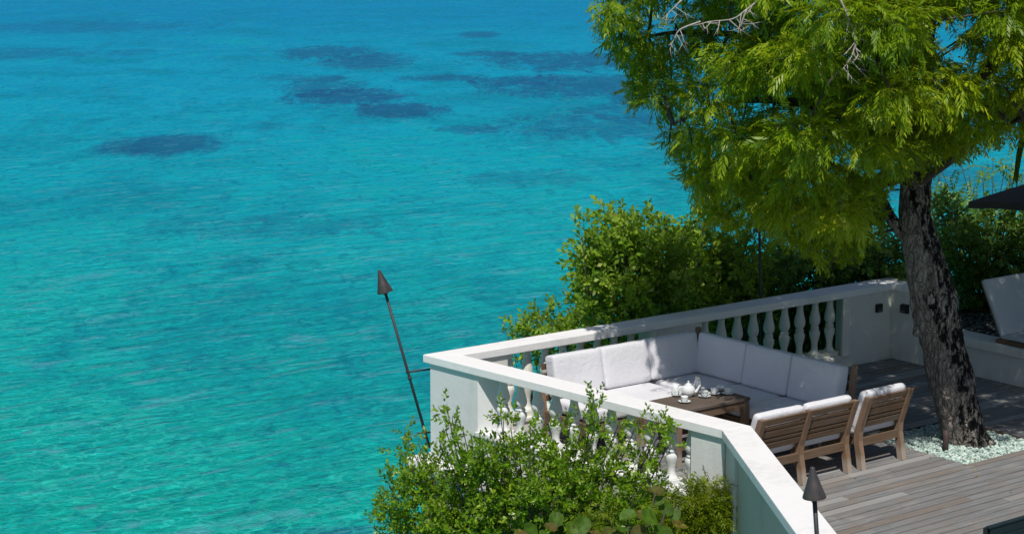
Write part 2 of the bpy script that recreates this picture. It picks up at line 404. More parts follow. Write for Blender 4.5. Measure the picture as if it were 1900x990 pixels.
RE = [(310, 268, 122, 21, .78, .15), (240, 282, 60, 8, .25, .3), (610, 97, 85, 14, .7, .25), (680, 112, 80, 17, .7, .25), (590, 160, 85, 17, .6, .25), (640, 178, 110, 16, .8, .22), (740, 203, 95, 14, .8, .22), (560, 145, 110, 8, .35, .3),
      (900, 100, 70, 6, .6, .2), (1050, 112, 170, 17, .75, .25), (1130, 160, 230, 24, .7, .28), (820, 145, 90, 7, .7, .22), (960, 150, 100, 9, .6, .25), (1110, 235, 180, 26, .5, .3), (890, 64, 42, 7, .6, .18), (1180, 205, 120, 20, .5, .3),
      (150, 50, 230, 11, .38, .3), (20, 100, 160, 11, .4, .3), (870, 240, 60, 9, .5, .3), (250, 97, 50, 7, .3, .3), (480, 235, 60, 8, .25, .3), (1400, 430, 120, 22, .5, .3), (1800, 340, 220, 45, .45, .3), (1000, 330, 120, 14, .3, .35),
      (640, 988, 130, 16, .65, .25), (530, 862, 24, 7, .4, .2), (600, 905, 45, 10, .3, .25), (480, 420, 260, 18, .28, .4), (700, 560, 60, 10, .2, .3)]
for (u, v, ru, rv, s_, wb) in RE:
    p = seapt(u, v); su = (seapt(u + ru, v) - p).length; sv = (seapt(u, v - rv) - seapt(u, v + rv)).length / 2
    m_ = reef(u, v, su, sv, s_, wb)
    dep = k.mix(m_, dep, (.010, .10, .25))
# bright net of light on the shallow sand
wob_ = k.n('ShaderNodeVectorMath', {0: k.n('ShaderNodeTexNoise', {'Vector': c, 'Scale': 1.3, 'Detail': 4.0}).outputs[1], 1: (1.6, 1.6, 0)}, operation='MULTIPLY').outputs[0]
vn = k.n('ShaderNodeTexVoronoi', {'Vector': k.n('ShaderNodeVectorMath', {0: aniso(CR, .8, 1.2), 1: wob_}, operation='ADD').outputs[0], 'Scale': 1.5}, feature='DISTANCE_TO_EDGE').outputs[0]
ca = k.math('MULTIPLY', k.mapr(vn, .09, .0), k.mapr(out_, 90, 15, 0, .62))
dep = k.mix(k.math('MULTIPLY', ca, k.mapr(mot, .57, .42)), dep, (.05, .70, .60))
wv1 = k.noise(aniso(CR, .5, 1.5), .8, 6, .68, .9)
wv2 = k.noise(aniso(CR + .25, .9, 1.5), 2.6, 5, .68, .6)
wv3 = k.noise(aniso(CR - .2, .3, .9), .22, 4, .55, .3)
wv4 = k.noise(aniso(CR - .3, 1, 1.6), 7.0, 4, .65, .3)
# thin broken crests carry the sky's greyer reflection, mixed into the colour
crest = k.math('MULTIPLY', k.mapr(wv1, .545, .625), k.mapr(mot2, .38, .52))
dep = k.mix(k.math('MULTIPLY', crest, k.mapr(out_, 25, 120, .55, .22)), dep, (.12, .37, .50))
sky_streaks = k.math('MULTIPLY', k.mapr(k.noise(aniso(CR + .1, .35, 1.3), 1.7, 6, .74, .8), .57, .66), .45)  # greyish streaks: sky reflection painted into the water colour
dep = k.mix(sky_streaks, dep, (.07, .34, .46))
h = k.math('ADD', k.math('MULTIPLY', wv1, .6), k.math('ADD', k.math('MULTIPLY', wv2, .30), k.math('ADD', k.math('MULTIPLY', wv3, .5), k.math('MULTIPLY', wv4, .06))))
nrm = k.bump(h, 1.0, .75); nrm2 = k.bump(h, 1.0, .8)
dif = k.n('ShaderNodeBsdfDiffuse', {'Color': dep, 'Normal': nrm2})
glo = k.n('ShaderNodeBsdfGlossy', {'Color': (.9, .9, 1, 1), 'Roughness': .16, 'Normal': nrm})
fr = k.n('ShaderNodeFresnel', {'IOR': 1.33, 'Normal': nrm}).outputs[0]
k.t.links.new(k.n('ShaderNodeMixShader', {0: k.math('MINIMUM', k.math('MULTIPLY', fr, .17), .12), 1: dif.outputs[0], 2: glo.outputs[0]}).outputs[0], k.out.inputs[0])
k.t.nodes.remove(k.b)
M['sea'] = k.m
bm = bmesh.new(); S = 9000
bmesh.ops.create_grid(bm, x_segments=60, y_segments=60, size=S)
o = from_bm('sea', bm, M['sea']); o.location = (2000, 2000, SEA_Z); tag(o, kind='structure')

# ================================================================== TERRAIN under the terrace
POLY = [(-3.1, .85), (4.6, .98), (9, 3.2), (40, 6), (40, -60), (-10, -60), (-14, -24), (-9.6, -11), (-6.4, -5.4), (-3.7, -3.7), (-2.9, -3.2)]  # shelf beside the diagonal wall widened, unseen, to bounce warm light onto it
def seg_d(px, py, a, b):
    ax, ay = a; bx, by = b; t = max(0, min(1, ((px - ax) * (bx - ax) + (py - ay) * (by - ay)) / ((bx - ax) ** 2 + (by - ay) ** 2)))
    return math.hypot(px - ax - t * (bx - ax), py - ay - t * (by - ay))
nx, ny = 90, 100; V = []; Fc = []
for j in range(ny):
    for i in range(nx):
        x = -16 + 40 * (i / (nx - 1)); y = -30 + 42 * (j / (ny - 1))
        if inpoly(x, y, POLY): z = -.45 - .05 * noise.noise(Vector((x, y, 0)))
        else:
            d = min(seg_d(x, y, POLY[q], POLY[(q + 1) % len(POLY)]) for q in range(len(POLY)))
            s_ = 3.2 if x < 2 else 1.6
            z = -.45 - min(11, s_ * d) + .5 * min(1, d) * noise.noise(Vector((x * .9, y * .9, 3))) + .2 * min(1, d) * noise.noise(Vector((x * 2.7, y * 2.7, 9)))
        V.append((x, y, z))
for j in range(ny - 1):
    for i in range(nx - 1):
        a = j * nx + i; Fc.append((a, a + 1, a + nx + 1, a + nx))
me = bpy.data.meshes.new('rocky_shore'); me.from_pydata(V, [], Fc)
k = NB('shore_rock'); c = k.coord('World'); n1 = k.noise(c, 1.2, 8, .7); n2 = k.noise(c, 9, 5, .6)
k.P('Base Color', k.mix(k.mapr(n2, .4, .6), k.ramp(n1, [(.3, (.12, .10, .075)), (.7, (.40, .34, .25))]), (.22, .20, .12))); k.P('Roughness', .95)
k.P('Normal', k.bump(k.math('ADD', n1, n2), 1, .1))
tag(link('rocky_shore', me, k.m, smooth=True), kind='structure')

# ================================================================== BALUSTRADES
H = 1.0; CT = .088; ZB = H - CT
oA, iA = (-3.28, .90), (-2.94, .63); oB, iB = (-2.80, -3.29), (-2.49, -3.36)
oD, iD = (-6.29, -8.64), (-6.01, -8.81); oC, iC = (4.46, 1.0), (4.13, .64)
def lerp(a, b, t): return (a[0] + (b[0] - a[0]) * t, a[1] + (b[1] - a[1]) * t)
def strip(o0, o1, i0, i1, t0, t1, ins=.045, ins2=None):
    """plan quad of a wall under the coping between fractions t0..t1 of its length"""
    ins2 = ins if ins2 is None else ins2
    W = math.dist(o0, i0); f = ins / W; g = ins2 / W
    a, b, c_, d = lerp(o0, i0, f), lerp(o1, i1, f), lerp(o1, i1, 1 - g), lerp(o0, i0, 1 - g)
    return [lerp(a, b, t0), lerp(a, b, t1), lerp(d, c_, t1), lerp(d, c_, t0)]
def bal_mesh(hgt):
    pr = [(.088, .075), (.088, .085), (.066, .10), (.05, .14), (.042, .20), (.048, .27), (.066, .35), (.078, .41), (.077, .45), (.060, .485), (.048, .495), (.060, .505), (.062, .52), (.058, .535), (.046, .545),
          (.050, .56), (.066, .585), (.078, .63), (.079, .67), (.069, .74), (.053, .82), (.045, .89), (.047, .94), (.058, .955), (.058, .965)]
    pr = [(r * .9, z * hgt) for r, z in pr]
    return lathe_mesh('baluster', pr, 18, square=[((-.092, -.092, -.004), (.092, .092, .075 * hgt)), ((-.066, -.066, .963 * hgt), (.066, .066, hgt + .004))])
PL = .30
near = empty('balustrade', (0, 0, 0))
tag(near, 'white painted balustrade with coping running towards the camera, torch bracketed at its seaward end', 'balustrade')
prism('coping', [oA, iA, iB, oB], ZB, H, M['cap'], near, .008)
bmN = bal_mesh(ZB - PL); bmN.materials.append(M['plaster'])
Ln = math.dist(oA, oB)
tp = .195
prism('pier', strip(oA, oB, iA, iB, .012, tp), -.16, ZB - .002, M['plaster'], near, .006)
prism('pier', strip(oA, oB, iA, iB, .903, .999), -.9, ZB - .002, M['plaster'], near, .006)
prism('plinth', strip(oA, oB, iA, iB, tp + .001, .902, .03, .03), -.15, PL - .02, M['plaster'], near, .01)
prism('plinth_moulding', strip(oA, oB, iA, iB, tp + .002, .901, .0, .0), PL - .06, PL, M['cap'], near, .015)
for i in range(11):
    t = tp + .040 + i * (.903 - tp - .072) / 10
    c0 = lerp(lerp(oA, oB, t), lerp(iA, iB, t), .5)
    b = link('baluster', bmN, None, near); b.location = (c0[0], c0[1], PL)

far = empty('balustrade')
tag(far, 'long white balustrade behind the corner sofa, its coping half in dappled tree shade', 'balustrade')
prism('coping', [oA, oC, iC, iA], ZB, H, M['cap'], far, .008)
PF = .15
bmF = bal_mesh(ZB - PF); bmF.materials.append(M['inner_plaster'])
def fx(x): return (x - oA[0]) / (oC[0] - oA[0])
prism('plinth', strip(oA, oC, iA, iC, fx(-2.50), fx(3.48), .02, .02), -.15, PF - .03, M['inner_plaster'], far, .008)
prism('plinth_moulding', strip(oA, oC, iA, iC, fx(-2.50), fx(3.40), .0, -.01), PF - .05, PF, M['inner_plaster'], far, .012)
prism('pier', strip(oA, oC, iA, iC, fx(-2.93), fx(-2.53), .045, .05), -.15, ZB - .003, M['inner_plaster'], far, .006)
prism('pier', strip(oA, oC, iA, iC, fx(-.13), fx(.70), .045, .05), -.15, ZB - .003, M['inner_plaster'], far, .006)
prism('wall_panel', strip(oA, oC, iA, iC, fx(3.42), .998, .045, .045), -.3, ZB - .003, M['inner_plaster'], far, .006)
prism('pilaster', strip(oA, oC, iA, iC, fx(3.38), fx(3.52), .06, -.03), PF + .001, ZB - .002, M['inner_plaster'], far, .006)
for x in [-2.33 + .275 * i for i in range(8)] + [.86 + .2925 * i for i in range(9)]:
    t = fx(x); c0 = lerp(lerp(oA, oC, t), lerp(iA, iC, t), .52)
    b = link('baluster', bmF, None, far); b.location = (c0[0], c0[1], PF)
sk = box('socket_cover', (3.86, .668, .58), (3.96, .682, .66), M['inner_plaster'], far, .004)

diag = empty('parapet_wall'); tag(diag, 'white solid parapet running diagonally to the bottom edge, a dark torch in front of it', 'wall')
prism('coping', [oB, iB, iD, oD], ZB, H, M['cap'], diag, .008)
prism('wall_panel', strip(oB, oD, iB, iD, .002, 1, .075, .03), -.9, ZB - .002, mat_plaster('shaded_stained_plaster', (.56, .53, .47), .6), diag, .006)  # stained plaster, darkened so the outer face's shade is in its colour
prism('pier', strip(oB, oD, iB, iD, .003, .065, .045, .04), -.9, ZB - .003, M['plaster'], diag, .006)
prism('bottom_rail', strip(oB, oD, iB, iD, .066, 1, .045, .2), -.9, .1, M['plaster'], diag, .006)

right = empty('parapet_wall'); tag(right, 'white parapet corner wall behind the tree trunk with a dark square lamp', 'wall')
prism('coping', [iC, oC, (4.46, .08), (4.13, .08)], ZB, H, M['cap'], right, .008)
prism('wall_panel', [(4.105, .70), (4.40, .92), (4.40, .10), (4.105, .10)], -.3, ZB - .003, M['inner_plaster'], right, .006)
lowr = empty('low_wall'); tag(lowr, 'low white wall with dappled light, right of the trunk, carrying the daybed', 'wall')
prism('coping', [(4.11, .076), (4.50, .076), (4.50, -7), (4.11, -7)], .37, .48, M['inner_plaster'], lowr, .01)
prism('wall_panel', [(4.17, .077), (4.46, .077), (4.46, -7), (4.17, -7)], -.3, .368, M['inner_plaster'], lowr, .004)
def lamp(loc, rz, lab):
    r = empty('wall_lamp', loc, rz); tag(r, lab, 'wall lamp', 'square lamps on the corner walls')
    box('housing', (-.052, -.05, -.055), (.052, -.006, .055), M['black'], r, .006)
    box('mounting_plate', (-.06, -.006, -.062), (.06, .004, .062), M['iron'], r, .002)
    box('lens', (-.035, -.054, -.04), (.035, -.0505, -.012), mat_simple('lamp_glass', (.12, .12, .11), .2), r, .001)
lamp((3.86, .683, .70), 0, 'small black square lamp on the far wall left of the corner')
lamp((4.102, .42, .70), math.radians(-90), 'small black square lamp on the corner wall nearest the tree trunk')

# terrace slab edge: rounded white moulding and a band beneath, seen at the seaward corner
slab = empty('terrace_edge'); slab['kind'] = 'structure'
SO = [(-3.40, 1.06), (4.6, 1.12), (4.6, .7), (-2.9, .66), (-2.62, -3.3), (-2.95, -3.32)]
prism('edge_moulding', [(-3.42, 1.05), (4.6, 1.12), (4.6, .6), (-2.8, .6), (-2.5, -3.36), (-2.93, -3.30)], -.30, -.165, M['cap'], slab, .035)
prism('band', [(-3.36, 1.0), (4.55, 1.06), (4.55, .5), (-2.7, .5), (-2.5, -3.36), (-2.86, -3.3)], -.43, -.302, M['plaster'], slab, .01)
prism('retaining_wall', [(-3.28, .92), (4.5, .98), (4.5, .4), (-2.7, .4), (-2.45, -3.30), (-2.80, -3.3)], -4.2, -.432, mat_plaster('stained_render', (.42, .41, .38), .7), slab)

# ================================================================== DECK
base_ = prism('terrace_floor', [(-2.95, .66), (4.2, .66), (4.2, -9), (-6.3, -9), (-2.6, -3.3)], -.2, -.055, M['dark_soil'], None, kind='structure')
deck = empty('wooden_deck'); deck['kind'] = 'structure'
PX0, PX1, PY0, PY1 = .90, 2.28, -3.13, -1.82
ub = bpy.data.meshes.new('deck_board'); bm = bmesh.new(); bm_box(bm, (0, 0, -.03), (1, 1, 0)); 
bmesh.ops.bevel(bm, geom=[e for e in bm.edges if abs(e.verts[0].co.x - e.verts[1].co.x) > .5 and e.verts[0].co.z > -.01], offset=.035, segments=1, affect='EDGES')
bm.to_mesh(ub); bm.free(); ub.materials.append(M['deck'])
def board(x0, x1, y0, wd):
    b = link('deck_board', ub, None, deck); b.location = (x0, y0, random.uniform(-.0025, 0)); b.scale = (x1 - x0, wd, 1)
pitch = .122; y = .64 - pitch
while y > -7.4:
    ym = y + pitch / 2
    xl = (iA[0] + (iB[0] - iA[0]) * (iA[1] - ym) / (iA[1] - iB[1]) - .04) if ym > iB[1] else (iB[0] + (ym - iB[1]) * (iD[0] - iB[0]) / (iD[1] - iB[1]) - .10)
    xr = 4.175
    spans = [(xl, xr)]
    if y + pitch * .5 > PY0 and y + pitch * .5 < PY1: spans = [(xl, PX0), (PX1, xr)]
    for a, b in spans:
        js = [a]; x = a + random.uniform(1.0, 3.4)
        while x < b - .6: js.append(x); x += random.choice([2.4, 3.0, 3.6])
        js.append(b)
        for p, q in zip(js, js[1:]): board(p + .002, q - .002, y, pitch - .013)
    y -= pitch
# frame of the tree pit
for p0, p1 in (((PX0 - .03, PY0 - .02, -.2), (PX0, PY1 + .02, -.012)), ((PX1, PY0 - .02, -.2), (PX1 + .03, PY1 + .02, -.012))):
    box('pit_edging', p0, p1, M['teak_y'], deck, .002)
# pebbles
ico = bmesh.new(); bmesh.ops.create_icosphere(ico, subdivisions=1, radius=1); ico.verts.ensure_lookup_table()
IV = np.array([v.co[:] for v in ico.verts]); IF = np.array([[v.index for v in f.verts] for f in ico.faces]); ico.free()
def pebbles(name, x0, x1, y0, y1, z, n, r0, r1, parent=None, hole=None, mat='pebble'):
    P = np.stack([rng.uniform(x0, x1, n), rng.uniform(y0, y1, n), z + rng.uniform(-.02, .02, n)], 1)
    if hole is not None: P = P[np.hypot(P[:, 0] - hole[0], P[:, 1] - hole[1]) > hole[2]]
    n = len(P); sc = rng.uniform(r0, r1, (n, 1)) * rng.uniform(.6, 1.2, (n, 3)); sc[:, 2] *= .65
    a = rng.uniform(0, 6.28, n); ca, sa = np.cos(a), np.sin(a)
    loc = IV[None] * sc[:, None, :] * rng.uniform(.85, 1.12, (n, len(IV), 1))
    X = loc[..., 0] * ca[:, None] - loc[..., 1] * sa[:, None]; Y = loc[..., 0] * sa[:, None] + loc[..., 1] * ca[:, None]
    V = np.stack([X, Y, loc[..., 2]], 2) + P[:, None, :]
    Fc = (IF[None] + (np.arange(n) * len(IV))[:, None, None]).reshape(-1, 3)
    me = bpy.data.meshes.new(name); me.from_pydata(V.reshape(-1, 3).tolist(), [], Fc.tolist())
    a_ = me.attributes.new('tone', 'FLOAT', 'FACE'); a_.data.foreach_set('value', np.repeat(rng.random(n), len(IF)).astype(np.float32))
    return link(name, me, M[mat], parent, True, 'stuff')
g = pebbles('gravel', PX0 + .01, PX1 - .01, PY0 + .01, PY1 - .01, -.045, 5200, .014, .030, hole=(1.66, -2.5, .2))
tag(g, 'bed of pale green and white pebbles around the tree foot', 'gravel', kind='stuff')

nl = 170; ang_ = rng.uniform(0, 6.28, nl); rad_ = np.abs(rng.normal(0, 1.6, nl)) + .3
lp = np.stack([1.4 + rad_ * np.cos(ang_), -1.6 + rad_ * np.sin(ang_), np.full(nl, .008)], 1)
lp = lp[(lp[:, 0] > -2.2) & (lp[:, 0] < 4.0) & (lp[:, 1] < .5)]
dl = rng.normal(0, 1, lp.shape); dl[:, 2] = rng.uniform(-.05, .05, len(lp))
lo = leafmesh('fallen_leaves', lp, dl, np.array([[(0, 0, 0), (.02, .009, .004), (.045, 0, 0), (.02, -.009, .004)]]), rng.uniform(.6, 1.1, len(lp)), tone=rng.random(len(lp)), mat=mat_leaf('dry_leaf', [(0, (.12, .07, .02)), (.5, (.35, .25, .07)), (1, (.5, .42, .15))], .1))
tag(lo, 'small dry leaves scattered on the deck around the tree', 'leaves', kind='stuff')
# raised ground beyond the low wall
rb = prism('raised_bed', [(4.46, .6), (4.46, -9), (14, -9), (14, .9), (4.6, .9)], -.4, .40, M['dark_soil'], None, kind='structure')
k = NB('dark_pebble'); k.P('Base Color', k.ramp(k.n('ShaderNodeAttribute', attribute_name='tone').outputs['Fac'], [(0, (.03, .045, .045)), (.7, (.10, .14, .135)), (1, (.45, .5, .48))])); k.P('Roughness', .5); M['dark_pebble'] = k.m
g = pebbles('gravel', 4.5, 6.5, -2.4, .6, .41, 2600, .014, .034, mat='dark_pebble')
tag(g, 'dark wet pebbles of the planting bed behind the low wall', 'gravel', kind='stuff')

# ================================================================== FURNITURE
def cushion(name, w_, d_, h_, r=.05, puff=.16, mat='fabric', parent=None, n=9, seed=0):
    """rounded box cushion centred on origin; thin axis = z for seats"""
    bm = bmesh.new(); bmesh.ops.create_cube(bm, size=2)
    bmesh.ops.subdivide_edges(bm, edges=bm.edges[:], cuts=n, use_grid_fill=True)
    hx, hy, hz = w_ / 2, d_ / 2, h_ / 2
    rr = min(r, hz * .95)
    for v in bm.verts:
        p = v.co.copy(); u = [math.sin(max(-1, min(1, a)) * math.pi / 2) if abs(a) < 1 else a for a in p]
        u = Vector(u)
        q = Vector((u.x * hx, u.y * hy, u.z * hz))
        core = Vector((max(-hx + rr, min(hx - rr, q.x)), max(-hy + rr, min(hy - rr, q.y)), max(-hz + rr, min(hz - rr, q.z))))
        dlt = q - core
        if dlt.length > 1e-6: q = core + dlt.normalized() * min(rr, max(dlt.x, dlt.y, dlt.z, -dlt.x, -dlt.y, -dlt.z))
        pu = (1 - (q.x / hx) ** 4) * (1 - (q.y / hy) ** 4)
        q.z *= 1 + puff * pu
        e = (1 - (abs(q.z) / hz) ** 3 * .6)
        nz = noise.noise(Vector((q.x * 5 + seed * 3.1, q.y * 5, q.z * 4))) * .006 + noise.noise(Vector((q.x * 14 + seed, q.y * 14, q.z * 10))) * .0015
        q += q.normalized() * nz
        v.co = q
    o = from_bm(name, bm, M[mat], parent, True)
    return o

WM = .70
def post(bm, pts, tx, ty):
    """square post following (x,y,z) centreline"""
    rings = [[bm.verts.new((x + sx * tx / 2, y + sy * ty / 2, z)) for sx, sy in ((-1, -1), (1, -1), (1, 1), (-1, 1))] for x, y, z in pts]
    for a, b in zip(rings, rings[1:]):
        for j in range(4): bm.faces.new((a[j], a[(j + 1) % 4], b[(j + 1) % 4], b[j]))
    bm.faces.new(rings[0][::-1]); bm.faces.new(rings[-1])
    bmesh.ops.recalc_face_normals(bm, faces=bm.faces[:])
def lounge_chair(nseat, loc, label, cat, rz=0, name='lounge_chair', depth=.62, seed=0):
    """x from 0 to nseat*WM, rear legs at y=0, faces +y"""
    r = empty(name, loc, rz); tag(r, label, cat, 'teak lounge chairs with their backs to the camera')
    W = nseat * WM
    for i in range(nseat + 1):
        x = min(max(i * WM, .03), W - .03)
        bm = bmesh.new(); post(bm, [(x, -.02, 0), (x, .0, .12), (x, .035, .30), (x, .03, .40), (x, -.04, .62), (x, -.10, .79)], .062, .07)
        from_bm('rear_leg', bm, M['teak_z'], r)
        if i in (0, nseat):
            bm = bmesh.new(); post(bm, [(x, depth - .03, 0), (x, depth - .03, .33)], .055, .06); from_bm('front_leg', bm, M['teak_z'], r)
            box('side_rail', (x - .02, .07, .25), (x + .02, depth - .06, .33), M['teak_y'], r, .004)
    zs = [(.748, .068), (.675, .038), (.608, .074), (.538, .036), (.472, .070)]
    for s_ in range(nseat):
        xa = s_ * WM + (.062 if s_ == 0 else .033); xb = (s_ + 1) * WM - (.062 if s_ == nseat - 1 else .033)
        for z, hh in zs:
            yy = .03 - (z - .40) * .333
            rot = Matrix.Translation((0, yy, z)) @ Matrix.Rotation(math.radians(18), 4, 'X')
            bm = bmesh.new(); bm_box(bm, (xa, -.011, -hh / 2), (xb, .011, hh / 2), None, .004)
            for v in bm.verts: v.co = rot @ v.co
            from_bm('back_slat', bm, M['teak_x'], r)
        c_ = cushion('seat_cushion', WM - .03, depth - .04, .13, .05, .12, parent=r, seed=seed + s_); c_.location = ((s_ + .5) * WM, depth / 2 + .05, .405)
        c_ = cushion('back_cushion', WM - .03, .46, .095, .04, .06, parent=r, seed=seed + s_ + 5); c_.location = ((s_ + .5) * WM, .05, .61); c_.rotation_euler = (math.radians(72 + 36), 0, 0)
    box('apron', (.062, .01, .235), (W - .062, .035, .325), M['teak_x'], r, .004)
    box('front_rail', (.06, depth - .045, .25), (W - .06, depth - .02, .33), M['teak_x'], r, .004)
    for s_ in range(int(W / .11) - 1):
        pass
    return r
lounge_chair(2, (-1.72, -2.62, 0), 'two seat teak lounge bench with white cushions, left of the single chair', 'bench', name='lounge_bench', seed=1)
lounge_chair(1, (-.17, -2.62, 0), 'single teak lounge chair with white cushion, nearest the tree and pebbles', 'chair', seed=11, rz=math.radians(1.0))

# corner sofa
HS = .50
sofa = empty('corner_sofa', (0, 0, 0)); tag(sofa, 'large L shaped white cushioned corner sofa on a weathered teak frame', 'sofa')
SD = .60; WN = 2.13; BH = .45
# left bench (backs at +y) and right bench (backs at +x)
for i in range(3):
    c_ = cushion('seat_cushion', WM - .008, SD + .16, .15, .045, .05, parent=sofa, seed=20 + i, n=11)
    if i == 0: c_.location = (-.27, -.22, HS - .082)
    else: c_.location = (-(i + .5) * WM - .0, -.22, HS - .082)
for i in range(1, 3):
    c_ = cushion('seat_cushion', SD + .16, WM - .008, .15, .045, .05, parent=sofa, seed=30 + i, n=11); c_.location = (-.22, -(i + .5) * WM + .09, HS - .082)
TB = math.radians(11)
for i in range(3):
    e = .075 if i == 0 else 0
    c_ = cushion('back_cushion', WM - .006 + e, .475, .17, .035, .07, parent=sofa, seed=40 + i, n=11)
    c_.location = (-(i + .5) * WM + e / 2, .12 + random.uniform(-.01, .01), HS + .225); c_.rotation_euler = (math.radians(90) - TB, 0, random.uniform(-.03, .03))
    c_ = cushion('back_cushion', .475, WM - .006 + e, .17, .035, .07, parent=sofa, seed=50 + i, n=11)
    c_.location = (.12 + random.uniform(-.01, .01), -(i + .5) * WM + e / 2, HS + .225); c_.rotation_euler = (0, math.radians(90) + TB, random.uniform(-.03, .03))
# frame
fz0, fz1 = .20, .33
box('front_rail', (-WN, -SD + .0, fz0), (-SD - .03, -SD + .04, fz1), M['teak_x'], sofa, .004)
box('front_rail', (-SD, -WN, fz0), (-SD + .04, -SD - .03, fz1), M['teak_y'], sofa, .004)
box('rear_rail', (-WN, .17, fz0), (.17, .20, fz1), M['teak_x'], sofa, .004)
box('rear_rail', (.17, -WN, fz0), (.20, .165, fz1), M['teak_y'], sofa, .004)
box('end_rail', (-WN - .002, -SD + .045, fz0), (-WN + .038, .165, fz1), M['teak_y'], sofa, .004)
box('end_rail', (-SD + .045, -WN - .002, fz0), (.165, -WN + .038, fz1), M['teak_x'], sofa, .004)
for (x, y_) in ((-WN + .03, -SD + .02), (-1.4, -SD + .02), (-SD + .0, -SD + .0), (-SD + .02, -1.4), (-SD + .02, -WN + .03)):
    bm = bmesh.new(); post(bm, [(x, y_, 0), (x, y_, .20)], .06, .06); from_bm('leg', bm, M['teak_z'], sofa)
for i in range(4):
    x = -i * WM - (.0 if i < 3 else .02) + (.0 if i else .22)
    if i == 0: x = .225
    bm = bmesh.new(); post(bm, [(x, .19, 0), (x, .22, .36), (x, (.28, .28, .26)[min(i, 3) - 1] if i else .24, (.975, .86, .86, .62)[i])], .055, .05); from_bm('back_post', bm, M['teak_z'], sofa)
    if i:
        yv = -i * WM - (.0 if i < 3 else .03)
        bm = bmesh.new(); post(bm, [(.19, yv, 0), (.22, yv, .36), (.29, yv, .87 if i < 3 else .955)], .055, .055); from_bm('back_post', bm, M['teak_z'], sofa)
for z in (.46, .58, .70, .81):
    yy = .225 + (z - .36) * .115
    box('back_slat', (-WN + .03, yy, z - .035), (.19, yy + .02, z + .035), M['teak_x'], sofa, .004)
    box('back_slat', (yy, -WN + .05, z - .035), (yy + .02, .18, z + .035), M['teak_y'], sofa, .004)
for i in range(9):
    y0 = -SD + .06 + i * .075
    box('base_slat', (-WN + .05, y0, fz1 - .03), (-.02, y0 + .05, fz1 - .006), M['teak_x'], sofa, .002)

# table
TZ = .60; tx0, tx1, ty0, ty1 = -1.66, -.60, -1.46, -.92
table = empty('coffee_table', (0, 0, 0)); tag(table, 'low dark weathered teak table in the crook of the sofa, laid with tea things', 'table')
nb = 5
for i in range(nb):
    yy = ty0 + .052 + i * (ty1 - ty0 - .104) / nb
    box('top_plank', (tx0 + .062, yy + .003, TZ - .03), (tx1 - .062, yy + (ty1 - ty0 - .104) / nb - .003, TZ - .001), M['table_x'], table, .003)
box('breadboard', (tx0, ty0 + .054, TZ - .032), (tx0 + .06, ty1 - .054, TZ), M['teak_y'], table, .004)
box('breadboard', (tx1 - .06, ty0 + .054, TZ - .032), (tx1, ty1 - .054, TZ), M['teak_y'], table, .004)
box('top_edge', (tx0, ty0, TZ - .032), (tx1, ty0 + .052, TZ), M['table_x'], table, .004)
box('top_edge', (tx0, ty1 - .052, TZ - .032), (tx1, ty1, TZ), M['table_x'], table, .004)
for yv in (ty0 + .015, ty1 - .04): box('apron', (tx0 + .075, yv, TZ - .125), (tx1 - .075, yv + .025, TZ - .034), M['teak_x'], table, .003)
for xv in (tx0 + .015, tx1 - .04): box('apron', (xv, ty0 + .075, TZ - .125), (xv + .025, ty1 - .075, TZ - .034), M['teak_y'], table, .003)
for x in (tx0 + .04, tx1 - .04):
    for y_ in (ty0 + .04, ty1 - .04):
        bm = bmesh.new(); post(bm, [(x, y_, 0), (x, y_, TZ - .034)], .066, .066); from_bm('leg', bm, M['teak_z'], table)
box('stretcher', (tx0 + .075, ty1 - .055, .16), (tx1 - .075, ty1 - .025, .21), M['teak_x'], table, .003)
box('stretcher', (tx0 + .075, ty0 + .025, .16), (tx1 - .075, ty0 + .055, .21), M['teak_x'], table, .003)

# tea things
sau = lathe_mesh('saucer', [(.0, .004), (.032, .004), (.034, 0), (.038, 0), (.055, .010), (.076, .018), (.078, .021), (.055, .015), (.036, .008), (0, .008)], 24); sau.materials.append(M['china'])
cupm = lathe_mesh('cup', [(0, .0), (.022, .0), (.024, .006), (.034, .018), (.042, .04), (.045, .062), (.046, .066), (.043, .066), (.040, .042), (.03, .02), (0, .012)], 22); cupm.materials.append(M['china'])
def handle(parent, r0, z0, r1, z1, out, name='handle', rad=.005, ang=0):
    pts = []
    for i in range(11):
        t = i / 10; a = math.pi * t
        rr = (r0 + (r1 - r0) * t) + math.sin(a) * out; z = z0 + (z1 - z0) * t
        pts.append((rr * math.cos(ang), rr * math.sin(ang), z))
    return tubes(name, [(pts, [rad] * 11)], M['china'], parent, 8)
TS_ = .88
def cup(x, y_, rz, lab):
    s_ = link('saucer', sau); s_.location = (x, y_, TZ + .001); tag(s_, 'white saucer under the ' + lab, 'saucer', 'saucers on the teak table')
    r = empty('teacup', (x, y_, TZ + .0095), rz); tag(r, lab[0].upper() * 0 + lab, 'cup', 'white teacups on the teak table')
    link('bowl', cupm, None, r); handle(r, .041, .052, .034, .02, .024); r.scale = (TS_,) * 3; s_.scale = (TS_,) * 3
def tpt(u, v):  # point on the table top seen at a photo pixel
    d = F + R2 * ((u - CX) / FPX) - U2 * ((v - CY) / FPX); p = CAM + d * ((TZ - CAM.z) / d.z); return p.x, p.y
for u, v, rz, lab in ((1270, 746, .3, 'white teacup standing alone at the front of the table'), (1307, 736, -.4, 'white teacup close to the right of the teapot'),
                      (1325, 731, -.2, 'white teacup in the middle of the row right of the teapot'), (1350, 731, -.5, 'white teacup nearest the right end of the table')):
    x, y_ = tpt(u, v); cup(min(max(x, tx0 + .09), tx1 - .085), min(max(y_, ty0 + .09), ty1 - .085), rz, lab)
x, y_ = tpt(1277, 735); pot = empty('teapot', (x, y_, TZ + .001), math.radians(-35)); tag(pot, 'round white china teapot with its lid on, among the cups', 'teapot')
